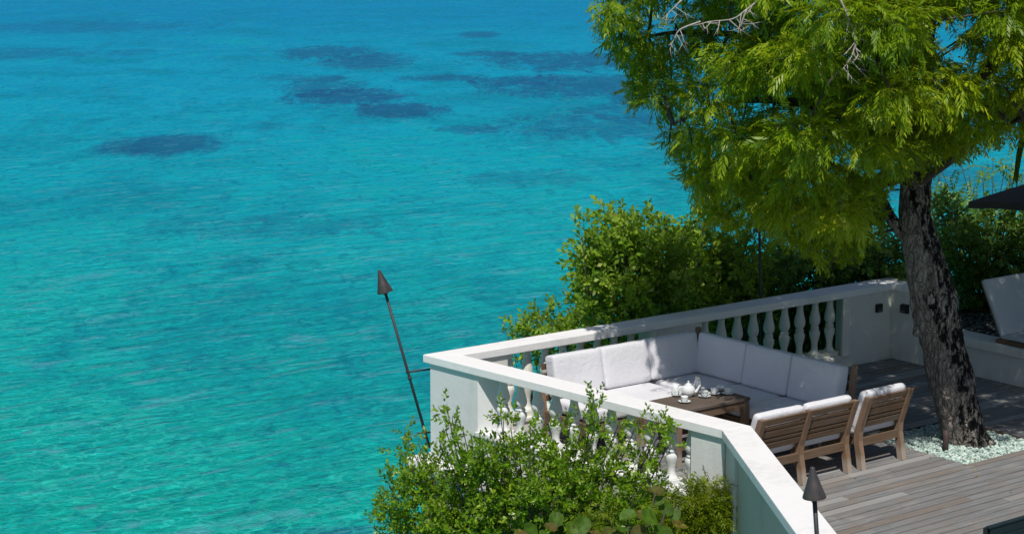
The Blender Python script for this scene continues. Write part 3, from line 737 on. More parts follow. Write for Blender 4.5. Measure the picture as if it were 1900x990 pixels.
link('body', lathe_mesh('body', [(0, 0), (.045, 0), (.048, .008), (.07, .03), (.084, .065), (.082, .10), (.066, .13), (.042, .145), (.038, .148)], 26), M['china'], pot)
link('lid', lathe_mesh('lid', [(.041, .148), (.040, .152), (.026, .164), (.010, .170), (.008, .176), (.014, .186), (.010, .195), (0, .198)], 22), M['china'], pot)
tubes('spout', [([(.07, 0, .05), (.10, 0, .065), (.12, 0, .10), (.14, 0, .135), (.152, 0, .14)], [.022, .018, .013, .010, .009])], M['china'], pot, 12)
handle(pot, -.066, .125, -.075, .045, -.05, rad=.008)
x, y_ = tpt(1253, 733); jug = empty('milk_jug', (x, y_, TZ + .001), .8); tag(jug, 'small white milk jug on a plate at the left of the teapot', 'jug')
link('body', lathe_mesh('body', [(0, .008), (.03, .008), (.042, .03), (.044, .06), (.034, .085), (.036, .11), (.033, .11), (.03, .086), (.038, .06), (.03, .03), (0, .02)], 20), M['china'], jug)
handle(jug, -.034, .095, -.042, .035, -.026, rad=.005)
pot.scale = (.88,) * 3
s_ = link('plate', sau); s_.location = (x, y_, TZ + .001); s_.scale = (1.15, 1.15, 1); tag(s_, 'white plate under the milk jug left of the teapot', 'plate')
jug.location.z += .002
x, y_ = tpt(1294, 727); gm = NB('clear_glass'); gm.P('Base Color', (.9, .95, .95, 1)); gm.P('Roughness', .03); gm.P('Transmission Weight', .85); gm.P('IOR', 1.4)
gl = link('carafe', lathe_mesh('carafe', [(0, .003), (.036, .003), (.04, .01), (.042, .10), (.03, .135), (.022, .155), (.028, .18), (.025, .18), (.019, .155), (.027, .134), (.038, .10), (.036, .012), (0, .010)], 22), gm.m); gl.location = (x, y_, TZ + .001)
tag(gl, 'clear glass water carafe just behind the teapot', 'carafe')
x, y_ = tpt(1336, 724); bw = link('sugar_bowl', lathe_mesh('sugar_bowl', [(0, 0), (.024, 0), (.028, .008), (.042, .03), (.046, .055), (.043, .056), (.038, .03), (0, .012)], 20), M['china']); bw.location = (x, min(y_, ty1 - .06), TZ + .001)
tag(bw, 'small white sugar bowl at the back between two cups', 'bowl')

# ================================================================== TORCHES
def torch(base, top, lab, pole_r=.016, ch=.27, cr=.088, brackets=(), low=None):
    """base and top of the pole; the snuffer cone sits on top"""
    b = Vector(base); t = Vector(top); d = (t - b).normalized()
    r = empty('torch', base); tag(r, lab, 'torch', 'dark metal garden torches along the terrace')
    L = (t - b).length
    q = d.to_track_quat('Z', 'Y')
    tubes('pole', [([(0, 0, 0), tuple(d * L)], [pole_r, pole_r])], M['iron'], r, 12)
    for f in (.45, .99): tubes('collar', [([tuple(d * (L * f - .012)), tuple(d * (L * f + .012))], [pole_r * 1.5] * 2)], M['iron'], r, 12)
    c_ = link('oil_cup', lathe_mesh('oil_cup', [(0, -.02), (.03, -.02), (.05, .02), (.052, .07), (0, .07)], 16), M['iron'], r); c_.location = d * L; c_.rotation_mode = 'QUATERNION'; c_.rotation_quaternion = q
    c_ = link('snuffer_cone', lathe_mesh('snuffer_cone', [(cr * .99, -.004), (cr, 0), (cr * .62, ch * .42), (cr * .20, ch * .93), (cr * .19, ch * .96), (cr * .19, ch), (0, ch), ], 24), M['cone'], r)
    c_.location = d * L; c_.rotation_mode = 'QUATERNION'; c_.rotation_quaternion = q
    for p0, p1 in brackets:
        tubes('bracket', [([tuple(Vector(p0) - b), tuple(Vector(p1) - b)], [.011, .011])], M['iron'], r, 8)
    return r
t0 = at(797, 830, 19.5); t1 = at(714.5, 541, 19.5)
pb = at(753, 690, 19.5)
torch(t0, t1, 'dark torch leaning out over the sea from the seaward end of the balustrade', .016, .25, .09,
      [(pb, at(800, 684, 19.62)), (at(775, 803, 19.5), at(800, 801, 19.6))])
torch(at(1524, 1120, 12.75), at(1511, 921, 12.75), 'dark torch in front of the diagonal parapet at the bottom edge', .017, .225, .087)
t0 = at(1413, 640, 22.62); torch(t0, at(1409, 428, 22.62), 'thin dark torch pole rising behind the far balustrade into the leaves', .016)

# stake by the trunk
st = tubes('stake', [([(1.22, -2.62, -.06), (1.235, -2.61, .12), (1.24, -2.6, .19)], [.032, .032, .03])], mat_simple('rusty_pipe', (.07, .045, .045), .8, 0, .3), None, 12)
tag(st, 'short rusty brown pipe standing in the pebbles at the left of the trunk', 'pipe')

# ================================================================== DAYBED, PARASOL, DARK PANEL
bed = empty('daybed', (4.20, -1.02, .482)); tag(bed, 'grey white cushioned daybed with raised back on the low wall at the right edge', 'daybed')
box('frame', (-.02, -1.9, .0), (1.9, .06, .05), M['teak_y'], bed, .004)
for xs in (.02, 1.82): box('frame_rail', (xs, -1.88, -.0), (xs + .05, .05, .0), M['teak_y'], bed) if False else None
c_ = cushion('seat_cushion', 1.88, 1.9, .05, .02, .02, 'daybed', bed, 11); c_.location = (.96, -.93, .077)
rot = Matrix.Rotation(math.radians(-26), 4, 'X')
c_ = cushion('back_cushion', 1.88, .055, .74, .02, .0, 'daybed', bed, 11, 3)
for v in c_.data.vertices: v.co = rot @ (v.co + Vector((0, 0, .37)))
c_.location = (.96, -.0, .09)
for xs in (.1, .95, 1.8):
    bm = bmesh.new(); bm_box(bm, (xs - .025, .032, .0), (xs + .025, .06, .76), rot, 0); o = from_bm('back_batten', bm, M['teak_z'], bed); o.location = (0, 0, .05)

par = empty('parasol', (6.2, -1.3, .4)); tag(par, 'dark canvas parasol, its pointed corner reaching in at the right edge', 'parasol')
apex = at(2080, 285, 23.6); cor = [at(1797, 374, 23.6), at(2060, 420, 22.2), at(2360, 384, 23.6), at(2120, 352, 25.2)]
par.location = (apex.x, apex.y, .4); Lp = par.location
bm = bmesh.new(); av = bm.verts.new(apex - Lp); cv = []
for i in range(4):
    a, b = cor[i], cor[(i + 1) % 4]
    for j in range(6):
        t = j / 6; p = a.lerp(b, t); p.z += .10 * math.sin(math.pi * t); cv.append(bm.verts.new(p - Lp))
for i in range(24): bm.faces.new((av, cv[i], cv[(i + 1) % 24]))
lv = [bm.verts.new(v.co + Vector((0, 0, -.09))) for v in cv]
for i in range(24): bm.faces.new((cv[i], lv[i], lv[(i + 1) % 24], cv[(i + 1) % 24]))
bmesh.ops.recalc_face_normals(bm, faces=bm.faces[:]); bmesh.ops.solidify(bm, geom=bm.faces[:], thickness=.008)
from_bm('canopy', bm, M['awning'], par)
tubes('pole', [([(0, 0, 0), (0, 0, apex.z - Lp.z)], [.03, .03])], M['teak_z'], par, 12)
for p in cor: tubes('rib', [([tuple(p - Lp + Vector((0, 0, -.03))), tuple(apex - Lp + Vector((0, 0, -.06)))], [.012, .012])], M['teak_x'], par, 6)
link('base', lathe_mesh('base', [(.3, 0), (.3, .05), (.06, .09), (.04, .3), (0, .3)], 20), M['iron'], par)

pc = at(1835, 977, 14.6)
pan = empty('slatted_bench', (pc.x, pc.y, 0)); tag(pan, 'dark teal slatted bench back cut off by the bottom right corner', 'bench')
for i in range(6):
    z = pc.z - .06 - i * .085
    if z > .1: box('back_slat', (.03, 0, z - .035), (1.4, .022, z + .043), M['teal'], pan, .004)
box('top_rail', (-.0, -.008, pc.z - .018), (1.43, .035, pc.z), M['teal'], pan, .004)
for xx in (0, 1.4):
    box('leg', (xx, .024, 0), (xx + .04, .06, pc.z - .02), M['teal'], pan, .004); box('leg', (xx, -.5, 0), (xx + .04, -.46, .36), M['teal'], pan, .004)
for i in range(5): box('seat_slat', (0, -.5 + i * .1, .362), (1.44, -.42 + i * .1, .385), M['teal'], pan, .004)

# ================================================================== MAIN TREE
DT = 19.49
tree = empty('shade_tree', (1.66, -2.5, -.05)); tag(tree, 'big feathery leaved shade tree leaning over the deck from the pebble bed', 'tree')
TL = tree.location
TP = [(1796, 826, 100), (1793, 812, 84), (1783, 780, 77), (1774, 740, 80), (1764, 700, 83), (1750, 640, 80), (1742, 600, 82), (1733, 560, 83), (1724, 520, 78), (1715, 480, 72), (1704, 440, 63), (1698, 400, 58), (1697, 365, 56), (1699, 330, 55), (1703, 280, 50), (1708, 220, 45), (1712, 150, 42), (1715, 80, 38), (1717, 20, 34), (1717, -60, 29), (1712, -160, 22), (1705, -260, 15), (1690, -360, 8)]
SP = smoothed(TP, 9)
off = lambda v: .0 if v > 400 else (400 - v) / 700 * .3
pts = [at(p[0], p[1], DT + off(p[1])) - TL for p in SP]; rad = [p[2] / 2 / (FPX / DT) for p in SP]
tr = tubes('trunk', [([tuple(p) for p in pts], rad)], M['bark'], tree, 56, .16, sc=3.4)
# knot on the left of the trunk
kn = at(1700, 617, DT - .02) - TL
tubes('knot', [([tuple(kn + Vector((.12, -.05, .05))), tuple(kn + Vector((.02, -.02, .03))), tuple(kn), tuple(kn + Vector((-.03, .01, -.02)))], [.11, .085, .055, .02])], M['bark'], tree, 16, .1)
def T(u, v, d): return tuple(at(u, v, DT + d) - TL)
limbs = []
def limb(pp, r0, r1, n=6):
    q = smoothed([T(*p) for p in pp], n); m = len(q); limbs.append(([tuple(x) for x in q], [r0 + (r1 - r0) * (i / (m - 1)) ** .8 for i in range(m)]))
limb([(1712, 455, .0), (1680, 440, .02), (1655, 405, .0), (1635, 370, -.1), (1590, 330, -.2), (1530, 300, -.4), (1450, 300, -.6), (1380, 330, -.7)], .085, .012)
limb([(1700, 330, 0), (1660, 270, -.2), (1590, 220, -.5), (1480, 190, -.8), (1350, 190, -.9), (1250, 230, -.9)], .11, .012)
limb([(1705, 260, .1), (1640, 180, .2), (1540, 110, .3), (1400, 70, .3), (1260, 60, .2), (1150, 80, .1)], .10, .01)
limb([(1712, 160, .2), (1640, 60, -.3), (1520, -20, -.9), (1400, -60, -1.4), (1280, -60, -1.6)], .09, .012)
limb([(1716, 60, .2), (1620, -60, .4), (1480, -140, .6), (1330, -160, .6)], .08, .012)
limb([(1702, 300, .1), (1745, 235, .2), (1800, 165, .3), (1850, 110, .3), (1920, 85, .4), (2050, 20, .5)], .10, .02)
limb([(1820, 145, .3), (1845, 120, .3), (1870, 40, .2), (1880, -60, .2), (1900, -200, .1)], .075, .015)
limb([(1700, 340, 0), (1760, 300, -.6), (1830, 250, -1.3), (1900, 220, -1.9)], .07, .01)
limb([(1716, 30, .3), (1760, -80, -.5), (1820, -180, -1.2), (1900, -260, -1.8)], .07, .01)
limb([(1708, 220, .2), (1690, 160, -.7), (1640, 120, -1.6), (1590, 100, -2.4)], .08, .012)
limb([(1706, 250, .2), (1680, 210, 1.0), (1640, 200, 1.9), (1560, 220, 2.6)], .08, .012)
limb([(1700, 330, 0), (1650, 340, .5), (1590, 380, .9), (1520, 420, 1.1)], .05, .01)
bt = tubes('limb', limbs[:1], M['bark'], tree, 12, .08)
for l_ in limbs[1:]: tubes('limb', [l_], M['branch'], tree, 10, .08)
# crown: clumps through a spreading, drooping volume
CP = [(1112, 22), (1118, 62), (1165, 105), (1172, 180), (1218, 178), (1222, 205), (1225, 285), (1262, 300), (1290, 335), (1300, 372), (1340, 405), (1392, 400), (1450, 428), (1490, 455), (1530, 485), (1590, 455), (1632, 390), (1650, 325), (1700, 285), (1760, 280), (1850, 245), (1930, 225), (2100, 190), (2330, 20), (2230, -300), (1900, -520), (1500, -470), (1250, -300), (1110, -90)]
cen = []; crad = []
# the crown is thin where the photograph shows the furniture in full sun
LIT = [(-3.5, 1.2), (-.55, 1.2), (-.40, .3), (-.25, -.4), (-.9, -1.2), (-.4, -2.0), (.75, -2.4), (1.0, -2.85), (3.2, -3.0), (6, -3.3), (6, -14), (-9, -14)]
LIT2 = [(-4, 1.1), (.2, 1.1), (1.3, 1.35), (2.7, 1.7), (3.4, 5), (-4, 5)]
def sunny(p):
    t = (p.z - .65) / sund.z; q = (p.z - 1.3) / sund.z
    return inpoly(p.x - sund.x * t, p.y - sund.y * t, LIT) or inpoly(p.x - sund.x * q, p.y - sund.y * q, LIT2)
def settle(u, v, dz):
    for e in sorted([x * .3 - 3.3 for x in range(26)], key=lambda x: abs(x - dz)):
        p = at(u, v, DT + e)
        if not sunny(p): return p
    return None
cu, cv_ = 1690, 30
CP = [(u + (24 if u < 1300 else 0), v - (22 if v > 225 else 0)) for u, v in CP]
tries = 0
while len(cen) < 330 and tries < 20000:
    tries += 1
    u = rng.uniform(1090, 2330); v = rng.uniform(-540, 500)
    if not inpoly(u, v, CP): continue
    r = rng.uniform(.26, .50)
    rx = (u - cu) / 640; ry = (v - cv_) / (560 if v < cv_ else 480); e = min(1, rx * rx + ry * ry)
    half = 3.1 * math.sqrt(max(.03, 1 - e))
    dz = rng.choice([-1, -1, 1, 1, rng.uniform(-1, 1)]) * half * rng.uniform(.55, 1)
    if dz > 1.9: dz *= .85
    p = settle(u, v, dz)
    if p is None: continue
    if any((p - q).length < .46 for q in cen): continue
    cen.append(p); crad.append(r)
# edge clumps that draw the ragged outline
EDGE = [(1118, 25, .2), (1135, 50, .22), (1128, 72, .16), (1165, 112, .2), (1175, 140, .22), (1165, 178, .2), (1175, 200, .14), (1222, 205, .16), (1235, 245, .2), (1215, 282, .13), (1262, 300, .22), (1262, 335, .16), (1295, 345, .22), (1290, 378, .14), (1310, 395, .18), (1345, 420, .16), (1350, 395, .25),
        (1400, 405, .22), (1440, 430, .22), (1455, 455, .2), (1478, 475, .16), (1505, 478, .2), (1530, 515, .14), (1535, 490, .2), (1575, 500, .14), (1520, 440, .3), (1560, 468, .22), (1600, 455, .2), (1620, 425, .2), (1640, 370, .22), (1655, 335, .2), (1735, 300, .2), (1775, 285, .2), (1810, 275, .22), (1850, 255, .22), (1880, 262, .2)]
for u, v, r in EDGE:
    u += 26 if u < 1330 else 0; v -= 14 if v > 250 else 0
    dz = rng.uniform(-.6, .3); p = settle(u, v, dz) or at(u, v, DT + dz)
    cen.append(p); crad.append(r)
for u, v in ((1600, 130), (1560, 180), (1620, 230), (1660, 180), (1500, 330), (1560, 380), (1450, 370), (1610, 320), (1420, 300), (1740, 230), (1780, 200), (1690, 120), (1480, 240)):
    dz = -rng.uniform(.8, 1.8); p = settle(u, v, dz) or at(u, v, DT + dz)
    cen.append(p); crad.append(.36)
# keep the small windows where the sea shows through
HOLES = [(1745, 50, 30), (1765, 82, 24), (1800, 25, 24), (1850, 60, 14), (1505, 265, 8), (1590, 262, 10), (1460, 310, 8), (1230, 30, 9), (1380, 250, 10), (1660, 60, 8), (1340, 262, 16), (1870, 120, 22), (1800, 40, 16), (1415, 268, 9), (1230, 235, 12)]
P, D, Tn = in_clumps([tuple(c_ - TL) for c_ in cen], crad, 122, .25, .62)
D = D * [.9, .9, .6] + np.array([0, 0, -.16]) + rng.normal(0, .5, D.shape)
# project to photo pixels to leave the gaps open
Wd = P + np.array(TL) - np.array(CAM); zz = Wd @ np.array(F); uu = CX + FPX * (Wd @ np.array(R2)) / zz; vv = CY - FPX * (Wd @ np.array(U2)) / zz
keep = np.ones(len(P), bool)
def inpoly_np(x, y, poly):
    c_ = np.zeros(len(x), bool); j = len(poly) - 1
    for i in range(len(poly)):
        xi, yi = poly[i]; xj, yj = poly[j]
        c_ ^= ((yi > y) != (yj > y)) & (x < (xj - xi) * (y - yi) / (yj - yi + 1e-9) + xi); j = i
    return c_
OUT = [(1090, -900), (1092, 75), (1150, 130), (1143, 208), (1180, 215), (1192, 178), (1222, 205), (1212, 260), (1188, 300), (1240, 305), (1235, 348), (1275, 352), (1265, 408), (1308, 412), (1335, 436), (1400, 420), (1435, 448), (1452, 462), (1468, 446), (1485, 462), (1510, 480), (1530, 520), (1548, 486), (1570, 494), (1600, 480), (1632, 440), (1655, 400), (1640, 380), (1660, 345), (1730, 322), (1760, 296), (1800, 296), (1850, 272), (1900, 268), (2500, 260), (2500, -900)]
Wt = Wd + (D / np.linalg.norm(D, axis=1, keepdims=True)) * .17 + np.array([0, 0, -.03]); zt = Wt @ np.array(F)
keep &= inpoly_np(uu, vv, OUT) & inpoly_np(CX + FPX * (Wt @ np.array(R2)) / zt, CY - FPX * (Wt @ np.array(U2)) / zt, OUT)
for hu, hv, hr in HOLES: keep &= np.hypot(uu - hu, vv - hv) > hr
keep &= ~((uu > 1655) & (uu < 1735) & (vv > 330) & (zz > 0))
P, D, Tn = P[keep], D[keep], Tn[keep]
print('tree sprays', len(P))
leafmesh('crown', P, D, T_pinnate(7, .14, .064, .0155, .55, 44, .68), rng.uniform(.65, 1.3, len(P)), tone=Tn * .55 + .2, mat=M['leaf_tree'], parent=tree, kind='stuff')
# twigs joining clumps
tw = []
for c_, r in zip(cen, crad):
    best = min((Vector(q) for l_ in limbs for q in l_[0][4:]), key=lambda q: (q - (c_ - TL)).length)
    a = c_ - TL; mid = a.lerp(best, .5) + Vector((0, 0, .12)); tw.append(([tuple(best), tuple(mid), tuple(a)], [.022, .014, .006]))
tubes('twigs', tw, M['branch'], tree, 5, kind='stuff')
# bare grey twigs hanging in front
def bare(pp, d, r0=.010):
    main = smoothed([T(u, v, d) for u, v in pp], 5); m = len(main); L = [([tuple(x) for x in main], [r0 * (1 - .75 * i / (m - 1)) for i in range(m)])]
    for i in range(3, m - 1, 2):
        b0 = Vector(main[i]); dr = Vector((random.uniform(-1, 1), random.uniform(-.6, .2), random.uniform(-1, .3))).normalized() * random.uniform(.10, .26)
        L.append(([tuple(b0), tuple(b0 + dr * .5 + Vector((0, 0, -.01))), tuple(b0 + dr)], [r0 * .5, r0 * .35, r0 * .2]))
        b1 = b0 + dr * .5; dr2 = Vector((random.uniform(-1, 1), random.uniform(-.5, .1), random.uniform(-1, .2))).normalized() * .1
        L.append(([tuple(b1), tuple(b1 + dr2)], [r0 * .3, r0 * .15]))
    return tubes('bare_twig', L, M['twig'], tree, 5)
bare([(1415, -5), (1385, 18), (1360, 35), (1320, 40), (1300, 45)], -2.6); bare([(1385, 18), (1375, 45), (1368, 62)], -2.6, .01)
bare([(1560, 0), (1575, 35), (1585, 60), (1588, 90), (1600, 118)], -3.1, .012); bare([(1588, 80), (1578, 110), (1562, 130)], -3.1, .01)
bare([(1300, 40), (1262, 55), (1250, 75), (1240, 85)], -2.2, .01); bare([(1265, 0), (1245, 20), (1230, 35)], -2.0, .01)

# ================================================================== SHRUBS
def shrub(name, label, cat, blobs, depth, root, mat, per=46, tm=None, scale=(.8, 1.25), gravity=.0, dthick=.5, group=None, kindtree=False, out=.3, dn=1):
    """blobs: (u,v,radius m[,depth offset]) in the picture -> clumps at real depth"""
    r = empty(name, root); tag(r, label, cat, group); RL = r.location
    cs = []; rs = []
    for b in blobs:
        for q in range(dn):
            dd = depth + (b[3] if len(b) > 3 else 0) + rng.uniform(-dthick, dthick)
            cs.append(at(b[0] + rng.normal(0, 3), b[1] + rng.normal(0, 3), dd)); rs.append(b[2])
    P, D, Tn = in_clumps([tuple(c_ - RL) for c_ in cs], rs, per, out, .9)
    D = D + np.array([0, 0, gravity]) + rng.normal(0, .3, D.shape)
    leafmesh('foliage', P, D, tm, rng.uniform(*scale, len(P)), tone=Tn * .4 + rng.random(len(P)) * .35 + .1, mat=mat, parent=r, kind='stuff')
    st_ = []
    for c_, rr in zip(cs, rs):
        a = c_ - RL; base = Vector((random.uniform(-.12, .12), random.uniform(-.12, .12), 0)); mid = base.lerp(a, .55) + Vector((random.uniform(-.1, .1), random.uniform(-.1, .1), -.12))
        st_.append(([tuple(base), tuple(mid), tuple(a), tuple(a + Vector((0, 0, rr * .6)))], [.014, .008, .005, .002]))
    tubes('stems', st_, M['branch'], r, 5, kind='stuff')
    return r
def fill(poly, n, r0, r1, mind=14):
    out = []; xs = [p[0] for p in poly]; ys = [p[1] for p in poly]; t = 0
    while len(out) < n and t < 9000:
        t += 1; u = rng.uniform(min(xs), max(xs)); v = rng.uniform(min(ys), max(ys))
        if inpoly(u, v, poly) and all(math.hypot(u - a[0], v - a[1]) > mind for a in out): out.append((u, v, rng.uniform(r0, r1)))
    return out
TS = T_sprig(13, .18, .068, .034, 3)
TH = T_sprig(13, .20, .085, .045, 5)
# hedge shrub, sunlit, behind the far rail
b = fill([(1095, 430), (1130, 408), (1170, 415), (1200, 420), (1230, 445), (1250, 470), (1275, 500), (1280, 620), (1110, 640), (1090, 580), (1085, 520)], 75, .16, .26)
b += [(1085, 420, .13), (1078, 445, .12), (1132, 395, .12), (1150, 402, .1), (1195, 408, .1), (1088, 480, .13), (1080, 560, .13), (1105, 595, .15)]
shrub('sea_shrub', 'tallest sunlit green shrub beyond the balustrade, left of the shade tree', 'shrub', b, 22.4, (at(1170, 640, 22.6).x, at(1170, 640, 22.6).y, -2.4), M['leaf_hedge'], 50, TH, gravity=.5, dthick=.45)
b = fill([(1250, 480), (1290, 440), (1320, 415), (1345, 440), (1380, 465), (1410, 500), (1410, 580), (1270, 620)], 60, .15, .25)
b += [(1262, 445, .11), (1300, 425, .12), (1360, 455, .12), (1395, 470, .11)]
shrub('sea_shrub', 'rounded green shrub beyond the balustrade, just left of the thin torch pole', 'shrub', b, 23.5, (at(1330, 600, 23).x, at(1330, 600, 23).y, -2.4), M['leaf_hedge'], 50, TH, gravity=.5, dthick=.4)
b = fill([(960, 625), (985, 600), (1030, 590), (1075, 590), (1110, 600), (1130, 650), (960, 660)], 34, .12, .18, 12) + [(955, 600, .09), (1010, 582, .09), (1058, 578, .09), (952, 622, .09)]
shrub('low_shrub', 'low shrub peeping over the coping near the seaward corner', 'shrub', b, 21.2, (at(1040, 700, 21.4).x, at(1040, 700, 21.4).y, -2.6), M['leaf_hedge'], 46, TS, gravity=.6, dthick=.3)
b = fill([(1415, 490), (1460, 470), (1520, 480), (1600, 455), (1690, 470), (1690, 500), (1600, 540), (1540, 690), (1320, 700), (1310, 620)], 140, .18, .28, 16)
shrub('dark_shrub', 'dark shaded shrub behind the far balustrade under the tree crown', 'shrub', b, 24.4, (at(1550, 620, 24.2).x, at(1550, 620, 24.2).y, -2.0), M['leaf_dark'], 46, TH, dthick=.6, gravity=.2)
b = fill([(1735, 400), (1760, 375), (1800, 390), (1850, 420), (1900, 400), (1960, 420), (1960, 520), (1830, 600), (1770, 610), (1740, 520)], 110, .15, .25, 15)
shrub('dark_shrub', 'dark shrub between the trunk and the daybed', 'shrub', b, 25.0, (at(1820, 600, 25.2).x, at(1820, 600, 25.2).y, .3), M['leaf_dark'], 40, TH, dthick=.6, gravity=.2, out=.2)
b = [(1735, 330, .14), (1750, 315, .12), (1768, 335, .1), (1785, 312, .1), (1800, 330, .1), (1820, 318, .1), (1840, 300, .12), (1860, 310, .1), (1880, 300, .12), (1755, 360, .12), (1775, 380, .14), (1900, 320, .14), (1740, 390, .14), (1810, 355, .08)]
shrub('airy_tree', 'airy pale green young tree showing the sea through it above the parasol tip', 'tree', b, 26.5, (at(1840, 520, 26.8).x, at(1840, 520, 26.8).y, .3), M['leaf_hedge'], 26, T_pinnate(7, .3, .07, .028, .3, 60), dthick=.4, gravity=-.1, out=.2)

# foreground bush before the near balustrade
b = fill([(745, 900), (790, 870), (850, 850), (900, 800), (960, 790), (1010, 800), (1060, 800), (1100, 800), (1150, 820), (1200, 800), (1240, 830), (1225, 900), (1190, 960), (1200, 1060), (760, 1060), (720, 980)], 210, .10, .19, 17)
b = [q for q in b if not (1120 < q[0] and q[1] < 920 and random.random() < .5) and not (860 < q[0] < 1075 and q[1] < 825) and not (860 < q[0] < 1240 and q[1] < 860 and random.random() < .4) and not (840 < q[0] < 880 and q[1] < 850) and not (1130 < q[0] < 1200 and 860 < q[1] < 920 and random.random() < .7)]
b += [(752, 810, .08), (765, 822, .08), (740, 832, .07), (758, 838, .07), (770, 850, .07), (745, 870, .07), (765, 880, .08), (725, 895, .07), (712, 905, .07), (735, 920, .08), (702, 935, .07), (715, 955, .09), (700, 975, .08), (730, 985, .1),
      (830, 760, .07), (838, 778, .07), (825, 800, .07), (815, 815, .05), (845, 810, .06), (850, 830, .07), (832, 840, .07), (855, 795, .04), (930, 760, .07), (935, 785, .08), (945, 800, .08),
      (1097, 745, .06), (1100, 765, .09), (1105, 785, .1), (1080, 780, .09), (1060, 790, .09), (1120, 800, .1), (1150, 790, .07), (1180, 785, .08), (1225, 785, .07), (1235, 800, .08), (1240, 780, .05), (1218, 800, .1), (1245, 815, .06), (985, 795, .08), (1010, 790, .07)]
ang = lambda u: 18.55 - (u - 700) * .0042 + rng.uniform(-.2, .1)
b = [(q[0], q[1], q[2], ang(q[0]) - 17.6) for q in b]
rt_ = at(980, 1180, 17.6)
TB_ = T_sprig(12, .15, .064, .029, 9)
shrub('front_bush', 'leafy green bush in front of the near balustrade, left of the diagonal parapet', 'bush', b, 17.6, (rt_.x, rt_.y, rt_.z - .4), M['leaf_bush'], 112, TB_, (.7, 1.2), .45, .28, out=.25)
# feathery yellow green plant
b = fill([(1235, 940), (1270, 915), (1320, 905), (1365, 925), (1390, 955), (1400, 1040), (1230, 1040)], 48, .09, .14, 15) + [(1310, 905, .06), (1335, 910, .06), (1385, 925, .05), (1392, 950, .05), (1075, 960, .1), (1100, 975, .1), (1120, 945, .08)]
rt_ = at(1320, 1150, 16.0)
shrub('feathery_plant', 'yellow green feathery plant at the foot of the corner pier, bottom edge', 'plant', b, 16.1, (rt_.x, rt_.y, rt_.z - .2), M['leaf_feather'], 420, T_pinnate(10, .17, .036, .013, .5, 55), (.7, 1.15), .2, .2, out=.1)
# broad round leaves at the bottom edge
grape = empty('broad_leaf_plant', tuple(at(1150, 1120, 15.2))); tag(grape, 'broad round leaved plant with some reddish leaves along the bottom edge', 'plant')
GL = grape.location
GR = [(1216, 912, 17, .65, 20), (1222, 928, 12, .1, -10), (1236, 945, 16, .15, 30), (1250, 955, 15, .05, 60), (1205, 962, 22, .35, -20), (1190, 955, 14, .75, 10), (1165, 958, 18, .3, 40), (1032, 965, 17, .08, -60), (1020, 978, 14, .7, 15), (1078, 975, 20, .12, 0), (1060, 985, 15, .5, 70), (1148, 982, 18, .1, 10), (1130, 990, 16, .6, -30),
      (985, 985, 18, .12, 35), (965, 992, 16, .8, 0), (1100, 992, 16, .75, 20), (1230, 988, 26, .1, 0), (1262, 975, 17, .85, -15), (1185, 990, 18, .65, 50), (1010, 995, 14, .4, 90), (1275, 995, 18, .3, 20), (1210, 1000, 20, .6, 0), (1040, 1005, 18, .5, 0), (1160, 1010, 20, .2, 0), (950, 1008, 18, .6, 40)]
for i, (u, v, rp, tone, an) in enumerate(GR[:20]):
    c_ = at(u, v, 15.2 + random.uniform(-.15, .2)); r = 1.05 * rp / (FPX / 15.2)
    n = Vector((random.uniform(-.6, .2), random.uniform(-.9, -.2), random.uniform(.5, 1.1))).normalized(); a = n.orthogonal().normalized(); a = Matrix.Rotation(math.radians(an * 3), 3, n) @ a; b2 = n.cross(a)
    bm = bmesh.new(); N = 14; ring = []; mid = []
    cc_ = bm.verts.new(c_ - GL - n * r * .10)
    for j in range(N):
        t = 2 * math.pi * j / N; rr = r * (1 + .05 * math.cos(3 * t)) * (1 - .12 * (math.cos(t) > .9))
        mid.append(bm.verts.new(c_ - GL + (a * math.cos(t) + b2 * math.sin(t) * .82) * rr * .55 + n * r * (.16 * abs(math.sin(t)) - .02 - .08 * math.cos(t))))
        ring.append(bm.verts.new(c_ - GL + (a * math.cos(t) + b2 * math.sin(t) * .82) * rr + n * r * (.34 * abs(math.sin(t)) - .22 * math.cos(t) + random.uniform(-.07, .07))))
    for j in range(N):
        bm.faces.new((cc_, mid[j], mid[(j + 1) % N])); bm.faces.new((mid[j], ring[j], ring[(j + 1) % N], mid[(j + 1) % N]))
    o = from_bm('leaf', bm, M['leaf_grape'], grape, True)
    at_ = o.data.attributes.new('tone', 'FLOAT', 'FACE'); at_.data.foreach_set('value', [min(1, max(0, tone + random.uniform(-.12, .12))) for _ in o.data.polygons])
stt = []
for (u, v, rp, tone, an) in GR[::2]:
    e_ = at(u, v, 15.3) - GL; stt.append(([(0, 0, 0), tuple(e_ * .5 + Vector((.05, 0, -.05))), tuple(e_)], [.016, .012, .006]))
tubes('stems', stt, M['branch'], grape, 6, kind='stuff')

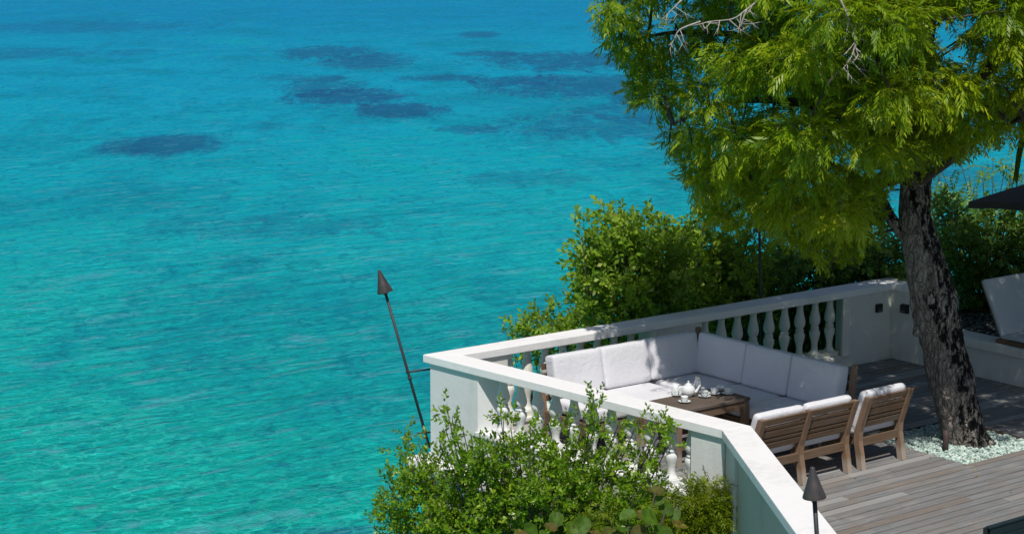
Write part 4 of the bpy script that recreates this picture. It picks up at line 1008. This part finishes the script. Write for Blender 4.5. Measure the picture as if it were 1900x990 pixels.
# palm reaching in at the right edge
pd = 22.0; crown0 = at(1990, 130, pd)
palm = empty('palm_tree', (crown0.x, crown0.y, .3)); tag(palm, 'palm whose yellowed frond tips reach in at the right edge', 'palm tree')
PLc = palm.location
tubes('trunk', [([(0, 0, 0), (.05, 0, (crown0.z - .3) * .5), (0, 0, crown0.z - .3)], [.14, .11, .10])], M['branch'], palm, 12)
def frond(pp, ln, lw, tone, n=26, hang=.5):
    q = smoothed([tuple(at(u, v, pd + d) - PLc) for u, v, d in pp], 10); q = [Vector(x) for x in q]
    V = []; Fc = []
    m = len(q)
    for i in range(2, m):
        d = (q[i] - q[i - 1]).normalized(); s_ = d.cross(Vector((0, 0, 1))).normalized()
        for sg in (-1, 1):
            l = ln * (1 - .5 * i / m) * random.uniform(.8, 1.1); dr = (s_ * sg * .75 + d * .7 + Vector((0, 0, -hang))).normalized(); wv = dr.cross(Vector((.2, .1, 1))).normalized() * lw / 2
            b0 = len(V); V += [q[i] - wv * .4, q[i] + wv * .4, q[i] + dr * l * .5 + wv, q[i] + dr * l + Vector((0, 0, -.05)), q[i] + dr * l * .5 - wv]
            Fc.append((b0, b0 + 1, b0 + 2, b0 + 3, b0 + 4))
    me = bpy.data.meshes.new('frond'); me.from_pydata([tuple(v) for v in V], [], Fc)
    a_ = me.attributes.new('tone', 'FLOAT', 'FACE'); a_.data.foreach_set('value', [min(1, max(0, random.gauss(tone, .12))) for _ in Fc])
    o = link('frond', me, M['leaf_palm'], palm)
    tubes('midrib', [([tuple(x) for x in q], [.012 * (1 - .7 * i / m) for i in range(m)])], M['branch'], o, 5)
frond([(1990, 130, 0), (1960, 100, -.1), (1925, 110, -.2), (1905, 150, -.3), (1898, 200, -.3), (1896, 240, -.3)], .26, .03, .9, hang=.1)
frond([(1990, 130, 0), (1950, 150, .1), (1915, 200, .1), (1895, 260, .1), (1885, 320, .1)], .3, .03, .25)
frond([(1990, 130, 0), (1970, 60, 0), (1940, 20, 0), (1915, 10, 0)], .3, .03, .6)
frond([(1990, 130, 0), (2040, 90, 0), (2090, 110, 0), (2130, 190, 0)], .35, .03, .4)
frond([(1990, 130, 0), (2010, 170, -.6), (2020, 230, -1.0), (2020, 330, -1.2)], .35, .03, .3)
frond([(1990, 130, 0), (2000, 100, .6), (2010, 120, 1.2), (2020, 200, 1.6)], .35, .03, .4)

for o in col.objects:
    if o.parent is None and o.type in ('MESH', 'EMPTY') and not o.get('label') and not o.get('kind'): print('UNTAGGED', o.name)
